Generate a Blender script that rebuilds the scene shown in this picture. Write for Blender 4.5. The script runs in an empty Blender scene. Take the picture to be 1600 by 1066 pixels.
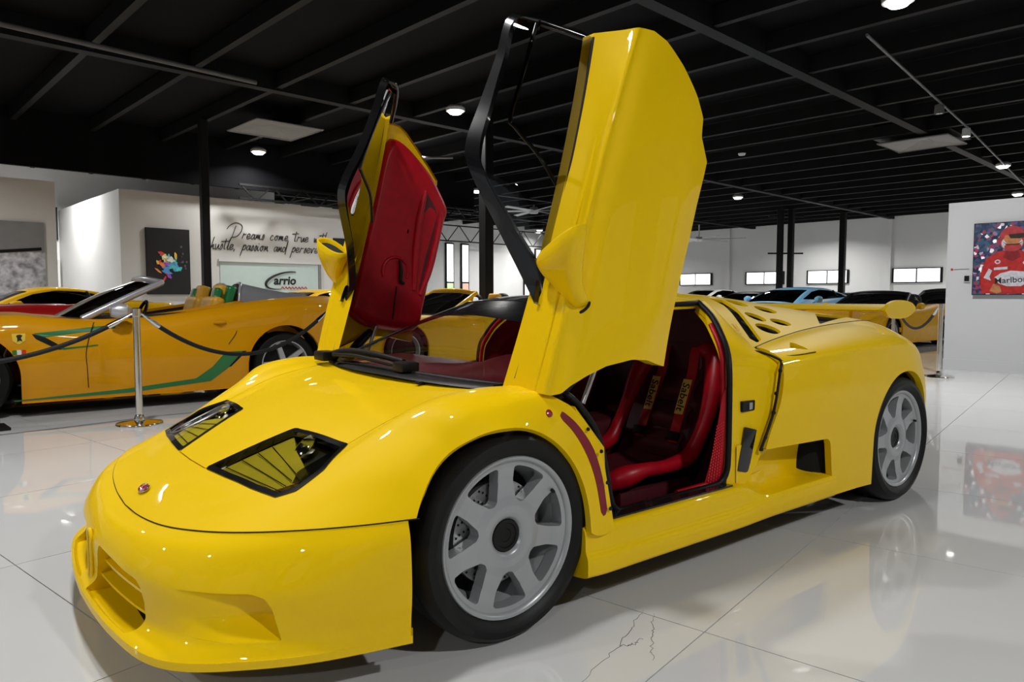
import bpy, bmesh, math, random
import numpy as np
from mathutils import Matrix, Vector

# ---------------------------------------------------------------- camera, world, light, exposure
scene = bpy.context.scene
COL = scene.collection
RT = math.radians(5.5)                      # the hall is turned a little against the car
def RM(x, y, z=0.0):                        # hall coordinates -> world
    return Vector((x*math.cos(RT)-y*math.sin(RT), x*math.sin(RT)+y*math.cos(RT), z))
cam_d = bpy.data.cameras.new('camera'); cam = bpy.data.objects.new('camera', cam_d); COL.objects.link(cam)
cam_d.sensor_width = 36; cam_d.lens = 36*1124.6/1600; cam_d.clip_start = .05; cam_d.clip_end = 300
_yaw, _pit = math.radians(51.75), math.radians(3.561)
cam.location = (-1.342, -2.609, 1.068)
cam.rotation_euler = (math.pi/2-_pit, 0, _yaw-math.pi/2)
scene.camera = cam
scene.view_settings.view_transform = 'Standard'
scene.view_settings.look = 'None'
scene.view_settings.gamma = 1.0
scene.view_settings.use_curve_mapping = False
scene.view_settings.exposure = 0.0
w = bpy.data.worlds.new('world'); scene.world = w; w.use_nodes = True
bg = w.node_tree.nodes['Background']; bg.inputs[0].default_value = (.86, .93, 1, 1); bg.inputs[1].default_value = .3

def lamp(x, y, z, power, r=.14, spread=150, col=(1, .99, .975)):
    d = bpy.data.lights.new('downlight_or_fill', 'AREA'); d.shape = 'DISK'; d.size = 2*r
    d.energy = power; d.color = col; d.spread = math.radians(spread)
    o = bpy.data.objects.new('downlight_or_fill', d); COL.objects.link(o); o.location = RM(x, y, z)
    return o
CEIL = 4.4
# downlights seen in the photograph (hall x, y) and further unseen lamps, several added to brighten walls and roadster
SEEN = [(6.82, 7.79), (5.87, 13.82), (2.56, 17.62), (7.38, .56), (20.97, 10.03), (20.48, 2.34), (13.61, 15.02), (12.61, 21.43), (26.9, 3.3), (24.82, 23.1)]
MORE = [(-.95, -.46), (-.5, 2.6), (.2, -5.4), (-6.3, -5.2), (7.3, -5.6), (-6.8, 1.4), (-6.6, 8), (14, -4), (14, 6.8), (21, 17), (20, -4), (-1.2, 11.6), (8.6, 11.4), (29.8, 4.5), (29.8, 11.5), (28.5, 21.6), (22, 21)]
for x, y in SEEN: lamp(x, y, CEIL-.075, 75 if y == 13.82 else 230 if y == 17.62 else 170)
for x, y in MORE: lamp(x, y, CEIL-.03, 50 if abs(x+.95) < .1 else 98 if abs(x+.5) < .1 else 170)

# ---------------------------------------------------------------- mesh toolkit
#GEO
class M:                                     # vertices, faces, wished normals
    def __init__(s, V, F, N=None):
        s.V = np.asarray(V, float).reshape(-1, 3); s.F = [tuple(f) for f in F]
        s.N = np.zeros_like(s.V) if N is None else np.asarray(N, float).reshape(-1, 3)
def cr(P, n):                                # Catmull-Rom through the rows of P
    P = np.asarray(P, float); k = len(P)
    if k == 2:
        t = np.linspace(0, 1, n).reshape((-1,)+(1,)*(P.ndim-1)); return P[0]*(1-t)+P[1]*t
    Q = np.concatenate([[2*P[0]-P[1]], P, [2*P[-1]-P[-2]]])
    t = np.linspace(0, k-1, n); i = np.minimum(t.astype(int), k-2); f = (t-i).reshape((-1,)+(1,)*(P.ndim-1))
    a, b, c, d = Q[i], Q[i+1], Q[i+2], Q[i+3]
    return .5*(2*b+(c-a)*f+(2*a-5*b+4*c-d)*f**2+(3*b-a-3*c+d)*f**3)
def net(N, nu, nv):
    G = cr(np.asarray(N, float), nu)
    return np.swapaxes(cr(np.swapaxes(G, 0, 1), nv), 0, 1)
def gridm(G, flip=False, wrap=False):
    n, m, _ = G.shape
    du = np.gradient(G, axis=0); dv = np.gradient(G, axis=1)
    if wrap:
        dv = np.roll(G, -1, 1)-np.roll(G, 1, 1)
    N = np.cross(du, dv); L = np.linalg.norm(N, axis=2, keepdims=True); N = N/np.maximum(L, 1e-12)
    if flip: N = -N
    F = []
    for i in range(n-1):
        for j in range(m if wrap else m-1):
            k = (j+1) % m
            q = (i*m+j, (i+1)*m+j, (i+1)*m+k, i*m+k)
            F.append(q[::-1] if flip else q)
    return M(G.reshape(-1, 3), F, N.reshape(-1, 3))
def clip(m, f):                              # keep the side where f >= 0
    val = f(m.V); V = list(m.V); N = list(m.N); F = []; cache = {}
    def cut(a, b):
        k = (a, b) if a < b else (b, a)
        if k not in cache:
            t = val[k[0]]/(val[k[0]]-val[k[1]])
            V.append(V[k[0]]*(1-t)+V[k[1]]*t); N.append(N[k[0]]*(1-t)+N[k[1]]*t); cache[k] = len(V)-1
        return cache[k]
    pos = val >= 0
    for fc in m.F:
        p = [pos[i] for i in fc]
        if all(p): F.append(fc); continue
        if not any(p): continue
        out = []
        for a, b, pa, pb in zip(fc, fc[1:]+fc[:1], p, p[1:]+p[:1]):
            if pa: out.append(a)
            if pa != pb: out.append(cut(a, b))
        if len(out) > 2: F.append(tuple(out))
    return M(V, F, N)
def tidy(m):
    u = sorted({i for f in m.F for i in f}); r = {o: n for n, o in enumerate(u)}
    return M(m.V[u], [tuple(r[i] for i in f) for f in m.F], m.N[u])
def join(*ms):
    V, F, N, o = [], [], [], 0
    for m in ms:
        V.append(m.V); N.append(m.N); F += [tuple(i+o for i in f) for f in m.F]; o += len(m.V)
    return M(np.concatenate(V), F, np.concatenate(N))
def mirror(m):
    return M(m.V*[1, -1, 1], [f[::-1] for f in m.F], m.N*[1, -1, 1])
def both(m): return join(m, mirror(m))
def flange(m, depth, where=None, d=None):    # returns m plus a lip turned in along its free edges
    cnt = {}
    for f in m.F:
        for a, b in zip(f, f[1:]+f[:1]):
            k = (min(a, b), max(a, b)); cnt[k] = (cnt[k][0]+1, a, b) if k in cnt else (1, a, b)
    E = [(a, b) for c, a, b in cnt.values() if c == 1]
    if where is not None:
        ok = where(m.V); E = [(a, b) for a, b in E if ok[a] and ok[b]]
    V, F, mp = [], [], {}
    def vid(i):
        if i not in mp:
            mp[i] = len(V); V.append(m.V[i]); V.append(m.V[i]+(np.asarray(d)*depth if d is not None else -m.N[i]*depth))
        return mp[i]
    for a, b in E:
        p, q = vid(a), vid(b); F.append((q, p, p+1, q+1))
    return join(m, M(V, F)) if V else m
def off(m, d): return M(m.V+m.N*d, m.F, m.N)
def sdpoly(P, poly):                         # signed distance, positive inside
    poly = np.asarray(poly, float); P = np.asarray(P, float)
    A = poly; B = np.roll(poly, -1, 0); best = np.full(len(P), 1e9); ins = np.zeros(len(P), bool)
    for a, b in zip(A, B):
        e = b-a; v = P-a; t = np.clip((v@e)/(e@e), 0, 1); dd = v-t[:, None]*e
        best = np.minimum(best, (dd**2).sum(1))
        c = ((a[1] > P[:, 1]) != (b[1] > P[:, 1]))
        with np.errstate(divide='ignore', invalid='ignore'):
            xi = (b[0]-a[0])*(P[:, 1]-a[1])/(b[1]-a[1])+a[0]
        ins ^= c & (P[:, 0] < xi)
    return np.where(ins, 1, -1)*np.sqrt(best)
def side(V): return V[:, [0, 2]]
def top(V): return np.stack([V[:, 0], np.abs(V[:, 1])], 1)
def front(V): return np.stack([np.abs(V[:, 1]), V[:, 2]], 1)
def near(N):                                 # (x, w, z) -> near side, y = -w
    N = np.array(N, float); N[..., 1] *= -1; return N
def tube(path, r, n=10, k=None, caps=True, sc=(1, 1)):
    P = np.asarray(path, float)
    R = np.full(len(P), r, float) if np.isscalar(r) else np.asarray(r, float)
    if k: R = cr(R.reshape(-1, 1), k)[:, 0]; P = cr(P, k)
    T = np.gradient(P, axis=0); T /= np.linalg.norm(T, axis=1, keepdims=True)
    u = np.cross(T[0], (0, 0, 1.))
    if np.linalg.norm(u) < 1e-3: u = np.cross(T[0], (0, 1., 0))
    G, NN = [], []
    a = np.linspace(0, 2*np.pi, n, endpoint=False)
    for p, t, rr in zip(P, T, R):
        u = u-t*(u@t); u /= np.linalg.norm(u); v = np.cross(t, u)
        d = np.cos(a)[:, None]*u*sc[0]+np.sin(a)[:, None]*v*sc[1]
        G.append(p+rr*d); NN.append(d/np.linalg.norm(d, axis=1, keepdims=True))
    m = gridm(np.array(G), True, True); m.N = np.array(NN).reshape(-1, 3)
    if caps:
        L = len(P); c = M(np.concatenate([G[0], G[-1]]), [tuple(range(n))[::-1], tuple(range(n, 2*n))])
        m = join(m, c)
    return m
def box(x0, x1, y0, y1, z0, z1):
    V = [(x, y, z) for x in (x0, x1) for y in (y0, y1) for z in (z0, z1)]
    return M(V, [(0, 1, 3, 2), (4, 6, 7, 5), (0, 4, 5, 1), (2, 3, 7, 6), (0, 2, 6, 4), (1, 5, 7, 3)])
def rbox(x0, x1, y0, y1, z0, z1, b=.01, seg=2):   # box with rounded edges
    bm = bmesh.new(); m = box(x0, x1, y0, y1, z0, z1)
    vs = [bm.verts.new(v) for v in m.V]
    for f in m.F: bm.faces.new([vs[i] for i in f])
    bmesh.ops.bevel(bm, geom=bm.edges[:], offset=b, segments=seg, profile=.6, affect='EDGES')
    bm.verts.index_update(); r = M([v.co[:] for v in bm.verts], [[v.index for v in f.verts] for f in bm.faces]); bm.free()
    return r
def bar(a, b, wd, ht=None):                  # straight bar between two points
    a, b = np.array(a, float), np.array(b, float); ht = ht or wd; t = (b-a)/np.linalg.norm(b-a)
    u = np.cross(t, (0, 0, 1.)); u = np.array((1., 0, 0)) if np.linalg.norm(u) < 1e-6 else u/np.linalg.norm(u)
    v = np.cross(u, t)
    V = [p+u*su*wd/2+v*sv*ht/2 for p in (a, b) for su in (-1, 1) for sv in (-1, 1)]
    return M(V, [(0, 1, 3, 2), (4, 6, 7, 5), (0, 4, 5, 1), (2, 3, 7, 6), (0, 2, 6, 4), (1, 5, 7, 3)])
def lathe(prof, n=48, ax='y', c=(0, 0, 0)):  # prof rows (radius, along axis)
    a = np.linspace(0, 2*np.pi, n, endpoint=False); P = np.asarray(prof, float); G = np.zeros((len(P), n, 3))
    i, j, k = {'y': (0, 2, 1), 'z': (0, 1, 2), 'x': (1, 2, 0)}[ax]
    G[:, :, i] = P[:, 0, None]*np.cos(a); G[:, :, j] = P[:, 0, None]*np.sin(a); G[:, :, k] = P[:, 1, None]
    m = gridm(G+np.array(c), ax == 'y', True); m.N *= 0
    return m
def prism(poly, z0, z1, f=lambda x, y, z: (x, y, z)):
    n = len(poly); V = [f(x, y, z) for z in (z0, z1) for x, y in poly]
    return M(V, [tuple(range(n))[::-1], tuple(range(n, 2*n))]+[(i, (i+1) % n, n+(i+1) % n, n+i) for i in range(n)])
def xf(m, mat):                              # transform by a 4x4
    A = np.array(mat); return M(m.V@A[:3, :3].T+A[:3, 3], m.F, m.N@A[:3, :3].T)
#ENDGEO
def make(name, m, mt, parent=None, smooth=True, ang=40):
    m = tidy(m); me = bpy.data.meshes.new(name)
    me.from_pydata(m.V.tolist(), [], [list(f) for f in m.F]); me.update()
    if smooth:
        me.polygons.foreach_set('use_smooth', [True]*len(me.polygons))
        has = np.linalg.norm(m.N, axis=1) > .1
        if has.any():
            L = np.linalg.norm(m.N, axis=1, keepdims=True)
            me.normals_split_custom_set_from_vertices((m.N/np.maximum(L, 1e-9)*has[:, None]).tolist())
        else:
            me.set_sharp_from_angle(angle=math.radians(ang))
    me.materials.append(MAT[mt] if isinstance(mt, str) else mt)
    o = bpy.data.objects.new(name, me); COL.objects.link(o)
    if parent: o.parent = parent
    return o
def thing(name, label, cat, loc=(0, 0, 0), rz=0, group=None):
    o = bpy.data.objects.new(name, None); COL.objects.link(o); o.location = loc; o.rotation_euler = (0, 0, rz)
    o.empty_display_size = .1
    return tag(o, label, cat, group)
def tag(o, label, cat, group=None):
    o['label'] = label; o['category'] = cat
    if group: o['group'] = group
    return o
def struct(o, label=None):
    o['kind'] = 'structure'
    if label: o['label'] = label
    return o
def dup(o, parent=None):
    c = o.copy(); COL.objects.link(c)
    if parent: c.parent = parent
    for ch in list(o.children): dup(ch, c)
    return c
def textm(s, size=1.0, shear=0., extr=0.0, bold=0.0, align='CENTER', space=1.0):
    cu = bpy.data.curves.new('lettering', 'FONT'); cu.body = s; cu.size = size; cu.shear = shear; cu.extrude = extr
    cu.offset = bold; cu.align_x = align; cu.align_y = 'CENTER'; cu.resolution_u = 3; cu.space_character = space
    o = bpy.data.objects.new('lettering', cu); COL.objects.link(o)
    dg = bpy.context.evaluated_depsgraph_get(); dg.update(); me = bpy.data.meshes.new_from_object(o.evaluated_get(dg))
    m = M([v.co[:] for v in me.vertices], [list(p.vertices) for p in me.polygons])
    bpy.data.objects.remove(o); bpy.data.curves.remove(cu); bpy.data.meshes.remove(me)
    return m
def frame(o, ux, uy):                        # 4x4 with x axis ux, y axis uy at o
    ux = Vector(ux).normalized(); uy = Vector(uy); uz = ux.cross(uy).normalized(); uy = uz.cross(ux)
    A = Matrix.Identity(4)
    for i in range(3): A[i][0] = ux[i]; A[i][1] = uy[i]; A[i][2] = uz[i]; A[i][3] = o[i]
    return A

# ---------------------------------------------------------------- materials
MAT = {}
def mat(name, col, rough=.5, metal=0., coat=0., spec=.5, trans=0., ior=1.45, emit=None, es=1., noise=0., ns=8., alpha=1., bump=0., bs=200., crough=.03):
    m = bpy.data.materials.new(name); m.use_nodes = True; nt = m.node_tree; b = nt.nodes['Principled BSDF']
    b.inputs['Base Color'].default_value = (*col, 1); b.inputs['Roughness'].default_value = rough; b.inputs['Metallic'].default_value = metal
    b.inputs['Coat Weight'].default_value = coat; b.inputs['Coat Roughness'].default_value = crough; b.inputs['Specular IOR Level'].default_value = spec
    b.inputs['Transmission Weight'].default_value = trans; b.inputs['IOR'].default_value = ior; b.inputs['Alpha'].default_value = alpha
    if emit: b.inputs['Emission Color'].default_value = (*emit, 1); b.inputs['Emission Strength'].default_value = es
    tc = None
    if noise or bump: tc = nt.nodes.new('ShaderNodeTexCoord')
    if noise:
        n = nt.nodes.new('ShaderNodeTexNoise'); n.inputs['Scale'].default_value = ns; n.inputs['Detail'].default_value = 4
        r = nt.nodes.new('ShaderNodeValToRGB'); lo = [max(0, c*(1-noise)) for c in col]; hi = [min(1, c*(1+noise)) for c in col]
        r.color_ramp.elements[0].position = .3; r.color_ramp.elements[1].position = .7
        r.color_ramp.elements[0].color = (*lo, 1); r.color_ramp.elements[1].color = (*hi, 1)
        nt.links.new(tc.outputs['Object'], n.inputs['Vector']); nt.links.new(n.outputs['Fac'], r.inputs['Fac']); nt.links.new(r.outputs['Color'], b.inputs['Base Color'])
    if bump:
        n = nt.nodes.new('ShaderNodeTexNoise'); n.inputs['Scale'].default_value = bs; bu = nt.nodes.new('ShaderNodeBump')
        bu.inputs['Strength'].default_value = bump; bu.inputs['Distance'].default_value = .002
        nt.links.new(tc.outputs['Object'], n.inputs['Vector']); nt.links.new(n.outputs['Fac'], bu.inputs['Height']); nt.links.new(bu.outputs['Normal'], b.inputs['Normal'])
    MAT[name] = m; return m
def glassmat(name, tint, rough=0., dark=0.):  # thin pane: tinted see-through plus a mirror film
    m = bpy.data.materials.new(name); m.use_nodes = True; nt = m.node_tree; nt.nodes.remove(nt.nodes['Principled BSDF'])
    out = nt.nodes['Material Output']; t = nt.nodes.new('ShaderNodeBsdfTransparent'); t.inputs[0].default_value = (*tint, 1)
    g = nt.nodes.new('ShaderNodeBsdfGlossy'); g.inputs['Roughness'].default_value = rough
    fr = nt.nodes.new('ShaderNodeFresnel'); fr.inputs[0].default_value = 1.5; mx = nt.nodes.new('ShaderNodeMixShader')
    nt.links.new(fr.outputs[0], mx.inputs[0]); nt.links.new(t.outputs[0], mx.inputs[1]); nt.links.new(g.outputs[0], mx.inputs[2]); nt.links.new(mx.outputs[0], out.inputs[0])
    MAT[name] = m; return m
mat('paint', (.82, .535, .0), .5, coat=.42, spec=.08, noise=.012, ns=3, crough=.02)
mat('gloss_black', (.006, .006, .007), .18, coat=.6, noise=.2)
mat('rubber', (.005, .005, .005), .5, spec=.3, noise=.25, ns=30, bump=.15)
mat('black_trim', (.006, .006, .006), .45, spec=.3, noise=.2, ns=20)
mat('void', (.002, .002, .002), .9, noise=.1)
mat('rim_silver', (.36, .37, .38), .34, metal=.3, coat=.3, noise=.04, ns=10)
mat('steel', (.55, .55, .56), .3, metal=1., noise=.08, ns=40)
mat('chrome', (.78, .78, .78), .10, metal=1., noise=.03)
mat('red_leather', (.42, .004, .014), .36, spec=.35, noise=.12, ns=25, bump=.12, bs=350)
mat('dark_leather', (.07, .007, .012), .5, noise=.15, ns=25, bump=.12, bs=350)
mat('red_belt', (.45, .008, .012), .6, noise=.1, ns=60)
mat('red_strip', (.20, .010, .018), .45, noise=.1)
mat('belt_patch', (.78, .52, .10), .5, noise=.05)
mat('ink', (.008, .008, .008), .6, noise=.1)
mat('amber', (.12, .03, .01), .2, coat=.8, noise=.1)
mat('lamp_yellow', (.78, .65, .05), .45, noise=.06, ns=12)
mat('badge_red', (.28, .008, .02), .25, coat=.8, noise=.1)
mat('disc_steel', (.32, .32, .32), .35, metal=.8, noise=.1, ns=60)
mat('sill_plate', (.015, .012, .012), .15, coat=.5, noise=.3, ns=6)
glassmat('clear_glass', (.82, .84, .80))
glassmat('lamp_glass', (.78, .78, .66))
glassmat('dark_glass', (.55, .56, .56))
# ---------------------------------------------------------------- the foreground car: control nets (x, half width, z), metres, front axle at x = 0
#GEO2
SEAM = [(-.90, 0, .388), (-.893, .2, .396), (-.868, .40, .412), (-.812, .58, .432), (-.73, .71, .446), (-.615, .815, .456), (-.485, .89, .462), (-.35, .945, .467)]
CLAM = [SEAM,
 [(-.82, 0, .437), (-.805, .19, .443), (-.77, .40, .456), (-.715, .575, .474), (-.64, .69, .492), (-.54, .79, .508), (-.42, .872, .522), (-.32, .948, .50)],
 [(-.68, 0, .513), (-.678, .18, .512), (-.655, .42, .513), (-.605, .59, .520), (-.53, .68, .548), (-.45, .775, .570), (-.36, .862, .578), (-.29, .950, .53)],
 [(-.43, 0, .624), (-.43, .2, .623), (-.42, .42, .619), (-.395, .595, .615), (-.355, .68, .650), (-.30, .77, .664), (-.25, .862, .655), (-.21, .952, .58)],
 [(-.20, 0, .693), (-.20, .2, .693), (-.20, .42, .690), (-.195, .61, .698), (-.185, .69, .737), (-.175, .78, .744), (-.16, .872, .718), (-.12, .955, .63)],
 [(.0, 0, .732), (.0, .2, .732), (.0, .42, .731), (.0, .62, .738), (.0, .70, .767), (.0, .79, .772), (.0, .882, .742), (.0, .957, .64)],
 [(.17, 0, .755), (.17, .2, .755), (.17, .42, .755), (.17, .63, .755), (.17, .71, .766), (.17, .80, .764), (.17, .892, .728), (.17, .957, .48)],
 [(.30, 0, .765), (.30, .2, .765), (.30, .42, .765), (.30, .63, .762), (.30, .71, .762), (.30, .81, .752), (.30, .902, .695), (.30, .955, .29)],
 [(.45, 0, .77), (.45, .2, .77), (.45, .42, .77), (.45, .63, .765), (.45, .71, .755), (.45, .82, .735), (.45, .91, .66), (.45, .952, .29)]]
SHUT = [(-2, .1), (.412, .1), (.40, .32), (.375, .50), (.352, .58), (.30, .66), (.245, .715), (.185, .748), (.165, .756), (.165, 1.2), (-2, 1.2)]
ARCH_F = (-.045, .338, .338); ARCH_R = (2.535, .352, .332)
def arch(a):                                 # positive outside the wheel opening
    cx, cz, r = a
    def f(V):
        d = np.hypot(V[:, 0]-cx, V[:, 2]-cz)-r
        lo = np.abs(V[:, 0]-cx)-r
        return np.where(V[:, 2] > cz, d, lo)
    return f
LIGHT = [(-.686, .172), (-.43, .272), (-.395, .592), (-.50, .66), (-.585, .665), (-.628, .635), (-.652, .50), (-.672, .33)]
HOOD = [(-.70, -.2), (-.692, .165), (-.43, .272), (-.40, .590), (-.2, .605), (.0, .618), (.19, .632), (.19, -.2)]
BUMP = [[(x, w_, z-.004) for x, w_, z in SEAM],
 [(-.962, 0, .365), (-.95, .2, .368), (-.925, .40, .378), (-.868, .585, .39), (-.785, .715, .396), (-.662, .822, .40), (-.515, .902, .404), (-.362, .952, .408)],
 [(-1.0, 0, .305), (-.99, .2, .305), (-.966, .40, .307), (-.912, .59, .31), (-.828, .722, .31), (-.69, .832, .31), (-.53, .91, .31), (-.372, .954, .31)],
 [(-1.0, 0, .23), (-.992, .2, .23), (-.968, .40, .23), (-.916, .592, .232), (-.832, .726, .235), (-.695, .832, .238), (-.535, .908, .24), (-.374, .952, .24)],
 [(-1.002, 0, .185), (-.994, .2, .185), (-.97, .40, .185), (-.925, .595, .185), (-.85, .723, .185), (-.71, .826, .19), (-.545, .90, .195), (-.374, .948, .20)],
 [(-1.028, 0, .158), (-1.02, .2, .158), (-1.0, .40, .158), (-.96, .60, .158), (-.885, .718, .158), (-.74, .820, .158), (-.58, .892, .158), (-.374, .946, .165)],
 [(-1.037, 0, .146), (-1.030, .2, .146), (-1.012, .40, .146), (-.974, .60, .146), (-.90, .722, .144), (-.756, .820, .142), (-.60, .889, .142), (-.374, .945, .146)]]
GRILL = [(.12, .305), (.30, .302), (.45, .292), (.478, .278), (.496, .24), (.505, .20), (.495, .168), (.47, .1555), (.06, .1555)]
DUCT = [(-.90, .305), (-.86, .308), (-.757, .308), (-.728, .296), (-.712, .265), (-.695, .185), (-.75, .180), (-.90, .195)]
COVER = [[(1.40, 0, 1.083), (1.40, .25, 1.078), (1.41, .42, 1.058), (1.43, .56, 1.0), (1.44, .70, .905), (1.38, .815, .838)],
 [(1.75, 0, 1.088), (1.75, .20, 1.078), (1.75, .33, 1.053), (1.75, .48, .998), (1.74, .62, .925), (1.70, .73, .868)],
 [(2.1, 0, 1.067), (2.1, .18, 1.057), (2.1, .30, 1.034), (2.1, .43, .988), (2.1, .56, .938), (2.08, .675, .902)],
 [(2.5, 0, 1.02), (2.5, .20, 1.012), (2.5, .33, .996), (2.5, .45, .97), (2.5, .54, .946), (2.5, .645, .924)],
 [(2.85, 0, .955), (2.85, .22, .955), (2.85, .34, .953), (2.85, .44, .948), (2.85, .52, .94), (2.85, .615, .925)],
 [(3.12, 0, .89), (3.12, .2, .89), (3.12, .33, .888), (3.10, .42, .886), (3.08, .48, .882), (3.05, .56, .872)]]
QUART = [[(1.36, .822, .838), (1.70, .733, .868), (2.08, .678, .902), (2.5, .648, .924), (2.85, .618, .925), (3.05, .563, .872), (3.16, .50, .80)],
 [(1.40, .872, .826), (1.70, .82, .860), (2.05, .80, .888), (2.42, .79, .903), (2.75, .765, .893), (3.0, .70, .84), (3.17, .58, .76)],
 [(1.44, .925, .795), (1.72, .935, .818), (2.05, .943, .836), (2.40, .945, .848), (2.68, .925, .825), (2.95, .84, .755), (3.17, .66, .66)],
 [(1.435, .943, .745), (1.72, .955, .755), (2.05, .962, .765), (2.40, .968, .768), (2.68, .955, .742), (2.96, .87, .67), (3.18, .69, .58)],
 [(1.40, .952, .62), (1.72, .964, .62), (2.05, .972, .62), (2.40, .978, .62), (2.70, .968, .60), (2.97, .89, .55), (3.18, .71, .50)],
 [(1.30, .952, .44), (1.68, .960, .44), (2.05, .968, .44), (2.40, .974, .44), (2.70, .966, .42), (2.96, .895, .40), (3.17, .72, .38)],
 [(1.24, .945, .15), (1.66, .952, .15), (2.05, .960, .15), (2.40, .966, .15), (2.68, .958, .22), (2.93, .89, .24), (3.15, .72, .24)]]
QKEEP = [(1.445, 1.2), (1.45, .80), (1.425, .766), (1.395, .65), (1.37, .575), (1.285, .437), (1.45, .432), (1.62, .428), (1.78, .424), (1.802, .405), (1.83, .245), (1.838, .1), (4, .1), (4, 1.2)]
DOOR = [  # open position, hinge end first; belt edge -> crease -> flank -> facet -> sill edge
 [(.139, .72, .72), (.135, .80, .72), (.128, .885, .72), (.22, .925, .72), (.36, .94, .72), (.50, .943, .72), (.67, .915, .72)],
 [(.194, .73, .923), (.186, .82, .918), (.186, .897, .911), (.28, .93, .925), (.42, .945, .935), (.575, .947, .93), (.715, .918, .93)],
 [(.256, .74, 1.085), (.243, .83, 1.09), (.232, .904, 1.095), (.33, .933, 1.10), (.47, .947, 1.11), (.635, .95, 1.10), (.762, .923, 1.11)],
 [(.313, .75, 1.272), (.30, .835, 1.285), (.297, .905, 1.302), (.40, .934, 1.31), (.54, .948, 1.32), (.70, .95, 1.30), (.815, .925, 1.29)],
 [(.373, .755, 1.494), (.366, .84, 1.505), (.371, .906, 1.515), (.46, .934, 1.52), (.60, .947, 1.53), (.775, .95, 1.49), (.888, .922, 1.48)],
 [(.421, .76, 1.718), (.43, .84, 1.728), (.452, .902, 1.737), (.54, .93, 1.74), (.66, .943, 1.73), (.80, .943, 1.70), (.95, .912, 1.66)],
 [(.457, .76, 1.877), (.478, .835, 1.875), (.515, .899, 1.875), (.60, .922, 1.875), (.70, .937, 1.86), (.83, .94, 1.84), (1.0, .912, 1.82)],
 [(.495, .76, 2.05), (.53, .83, 2.05), (.585, .893, 2.05), (.66, .91, 2.05), (.76, .93, 2.05), (.86, .935, 2.05), (1.03, .912, 2.05)]]
DKEEP = [(.02, .772), (.10, .766), (.165, .752), (.195, .758), (.225, .781), (.286, .809), (.369, .837), (.487, .853), (.569, .846), (.640, .826), (.701, .813), (.728, .959), (.789, 1.192),
 (.859, 1.405), (.922, 1.567), (.864, 1.652), (.871, 1.719), (.825, 1.79), (.749, 1.881), (.673, 1.956), (.622, 1.983), (.585, 1.986), (.53, 1.984), (.42, 1.99), (.2, 2.0), (.02, 1.0)]
PANE_E = [(.507, .745, 1.967), (.463, .62, 2.033), (.410, .52, 2.082), (.321, .48, 2.085), (.263, .48, 1.931), (.191, .482, 1.76), (.115, .50, 1.60), (.113, .53, 1.501), (.185, .60, 1.297), (.235, .68, 1.119), (.262, .735, 1.037)]
SCREEN = [[(.17, .69, .760), (.125, .46, .764), (.10, .23, .766), (.095, 0, .766)],
 [(.35, .645, .840), (.285, .44, .858), (.255, .22, .866), (.245, 0, .868)],
 [(.56, .575, .930), (.485, .41, .955), (.45, .21, .966), (.44, 0, .969)],
 [(.76, .485, 1.005), (.70, .37, 1.032), (.67, .19, 1.045), (.66, 0, 1.048)]]
ROOF = [[(.76, .485, 1.007), (.70, .37, 1.034), (.67, .19, 1.047), (.66, 0, 1.050)],
 [(.95, .56, 1.03), (.93, .42, 1.058), (.92, .21, 1.072), (.92, 0, 1.075)],
 [(1.20, .605, 1.042), (1.20, .45, 1.066), (1.20, .23, 1.08), (1.20, 0, 1.084)],
 [(1.40, .56, 1.045), (1.41, .42, 1.060), (1.40, .25, 1.08), (1.40, 0, 1.085)]]
JAMB = [[(1.12, .885, .27), (1.16, .895, .27), (1.20, .905, .27)],
 [(1.135, .888, .42), (1.22, .90, .42), (1.31, .925, .42)],
 [(1.145, .882, .60), (1.27, .895, .60), (1.41, .925, .60)],
 [(1.155, .872, .765), (1.30, .885, .765), (1.455, .91, .77)],
 [(1.178, .842, .845), (1.28, .842, .845), (1.40, .828, .842)],
 [(1.205, .79, .915), (1.31, .775, .915), (1.43, .745, .89)],
 [(1.25, .71, .985), (1.345, .69, .98), (1.44, .64, .955)],
 [(1.305, .60, 1.043), (1.36, .59, 1.046), (1.41, .55, 1.043)]]
def smooth_rows(N, deg=3):                   # fair each column with a low polynomial along z
    N = np.array(N, float); z = N[:, :, 2]
    for j in range(N.shape[1]):
        for k in (0, 1): N[:, j, k] = np.polyval(np.polyfit(z[:, j], N[:, j, k], deg), z[:, j])
    return N
DOOR = smooth_rows(DOOR)
_c = [DOOR[:, 0], DOOR[:, 0]*.6+DOOR[:, 2]*.4, DOOR[:, 0]*.22+DOOR[:, 2]*.78, DOOR[:, 2], DOOR[:, 2]*.72+DOOR[:, 3]*.28, DOOR[:, 3], DOOR[:, 4], DOOR[:, 5], DOOR[:, 6]]
DOOR = np.stack(_c, 1)
#ENDGEO2
def sk(x):                                   # side sill section, front to rear
    t = min(1, max(0, (x-1.12)/.25)); t = t*t*(3-2*t); r = min(1, max(0, (x-1.25)/.45))
    wi = .80+.075*(1-t)*0+.0
    A = np.array([(.855, .308), (.915, .306), (.938, .298), (.945, .265), (.947, .225), (.957, .20), (.958, .165), (.948, .138), (.86, .125)])
    B = np.array([(.90-.09*r, .32), (.905-.09*r, .275), (.918-.06*r, .252), (.945, .246), (.960, .238), (.966, .215), (.965, .175), (.952, .145), (.86, .13)])
    P = A*(1-t)+B*t
    if x < .36: P[:, 0] -= (.36-x)*.12
    return P
car = thing('supercar', 'low yellow supercar in the foreground with both scissor doors raised and a red interior', 'car')
full = lambda N: np.concatenate([np.array(N, float)[:, ::-1], near(N)[:, 1:]], 1)
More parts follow.
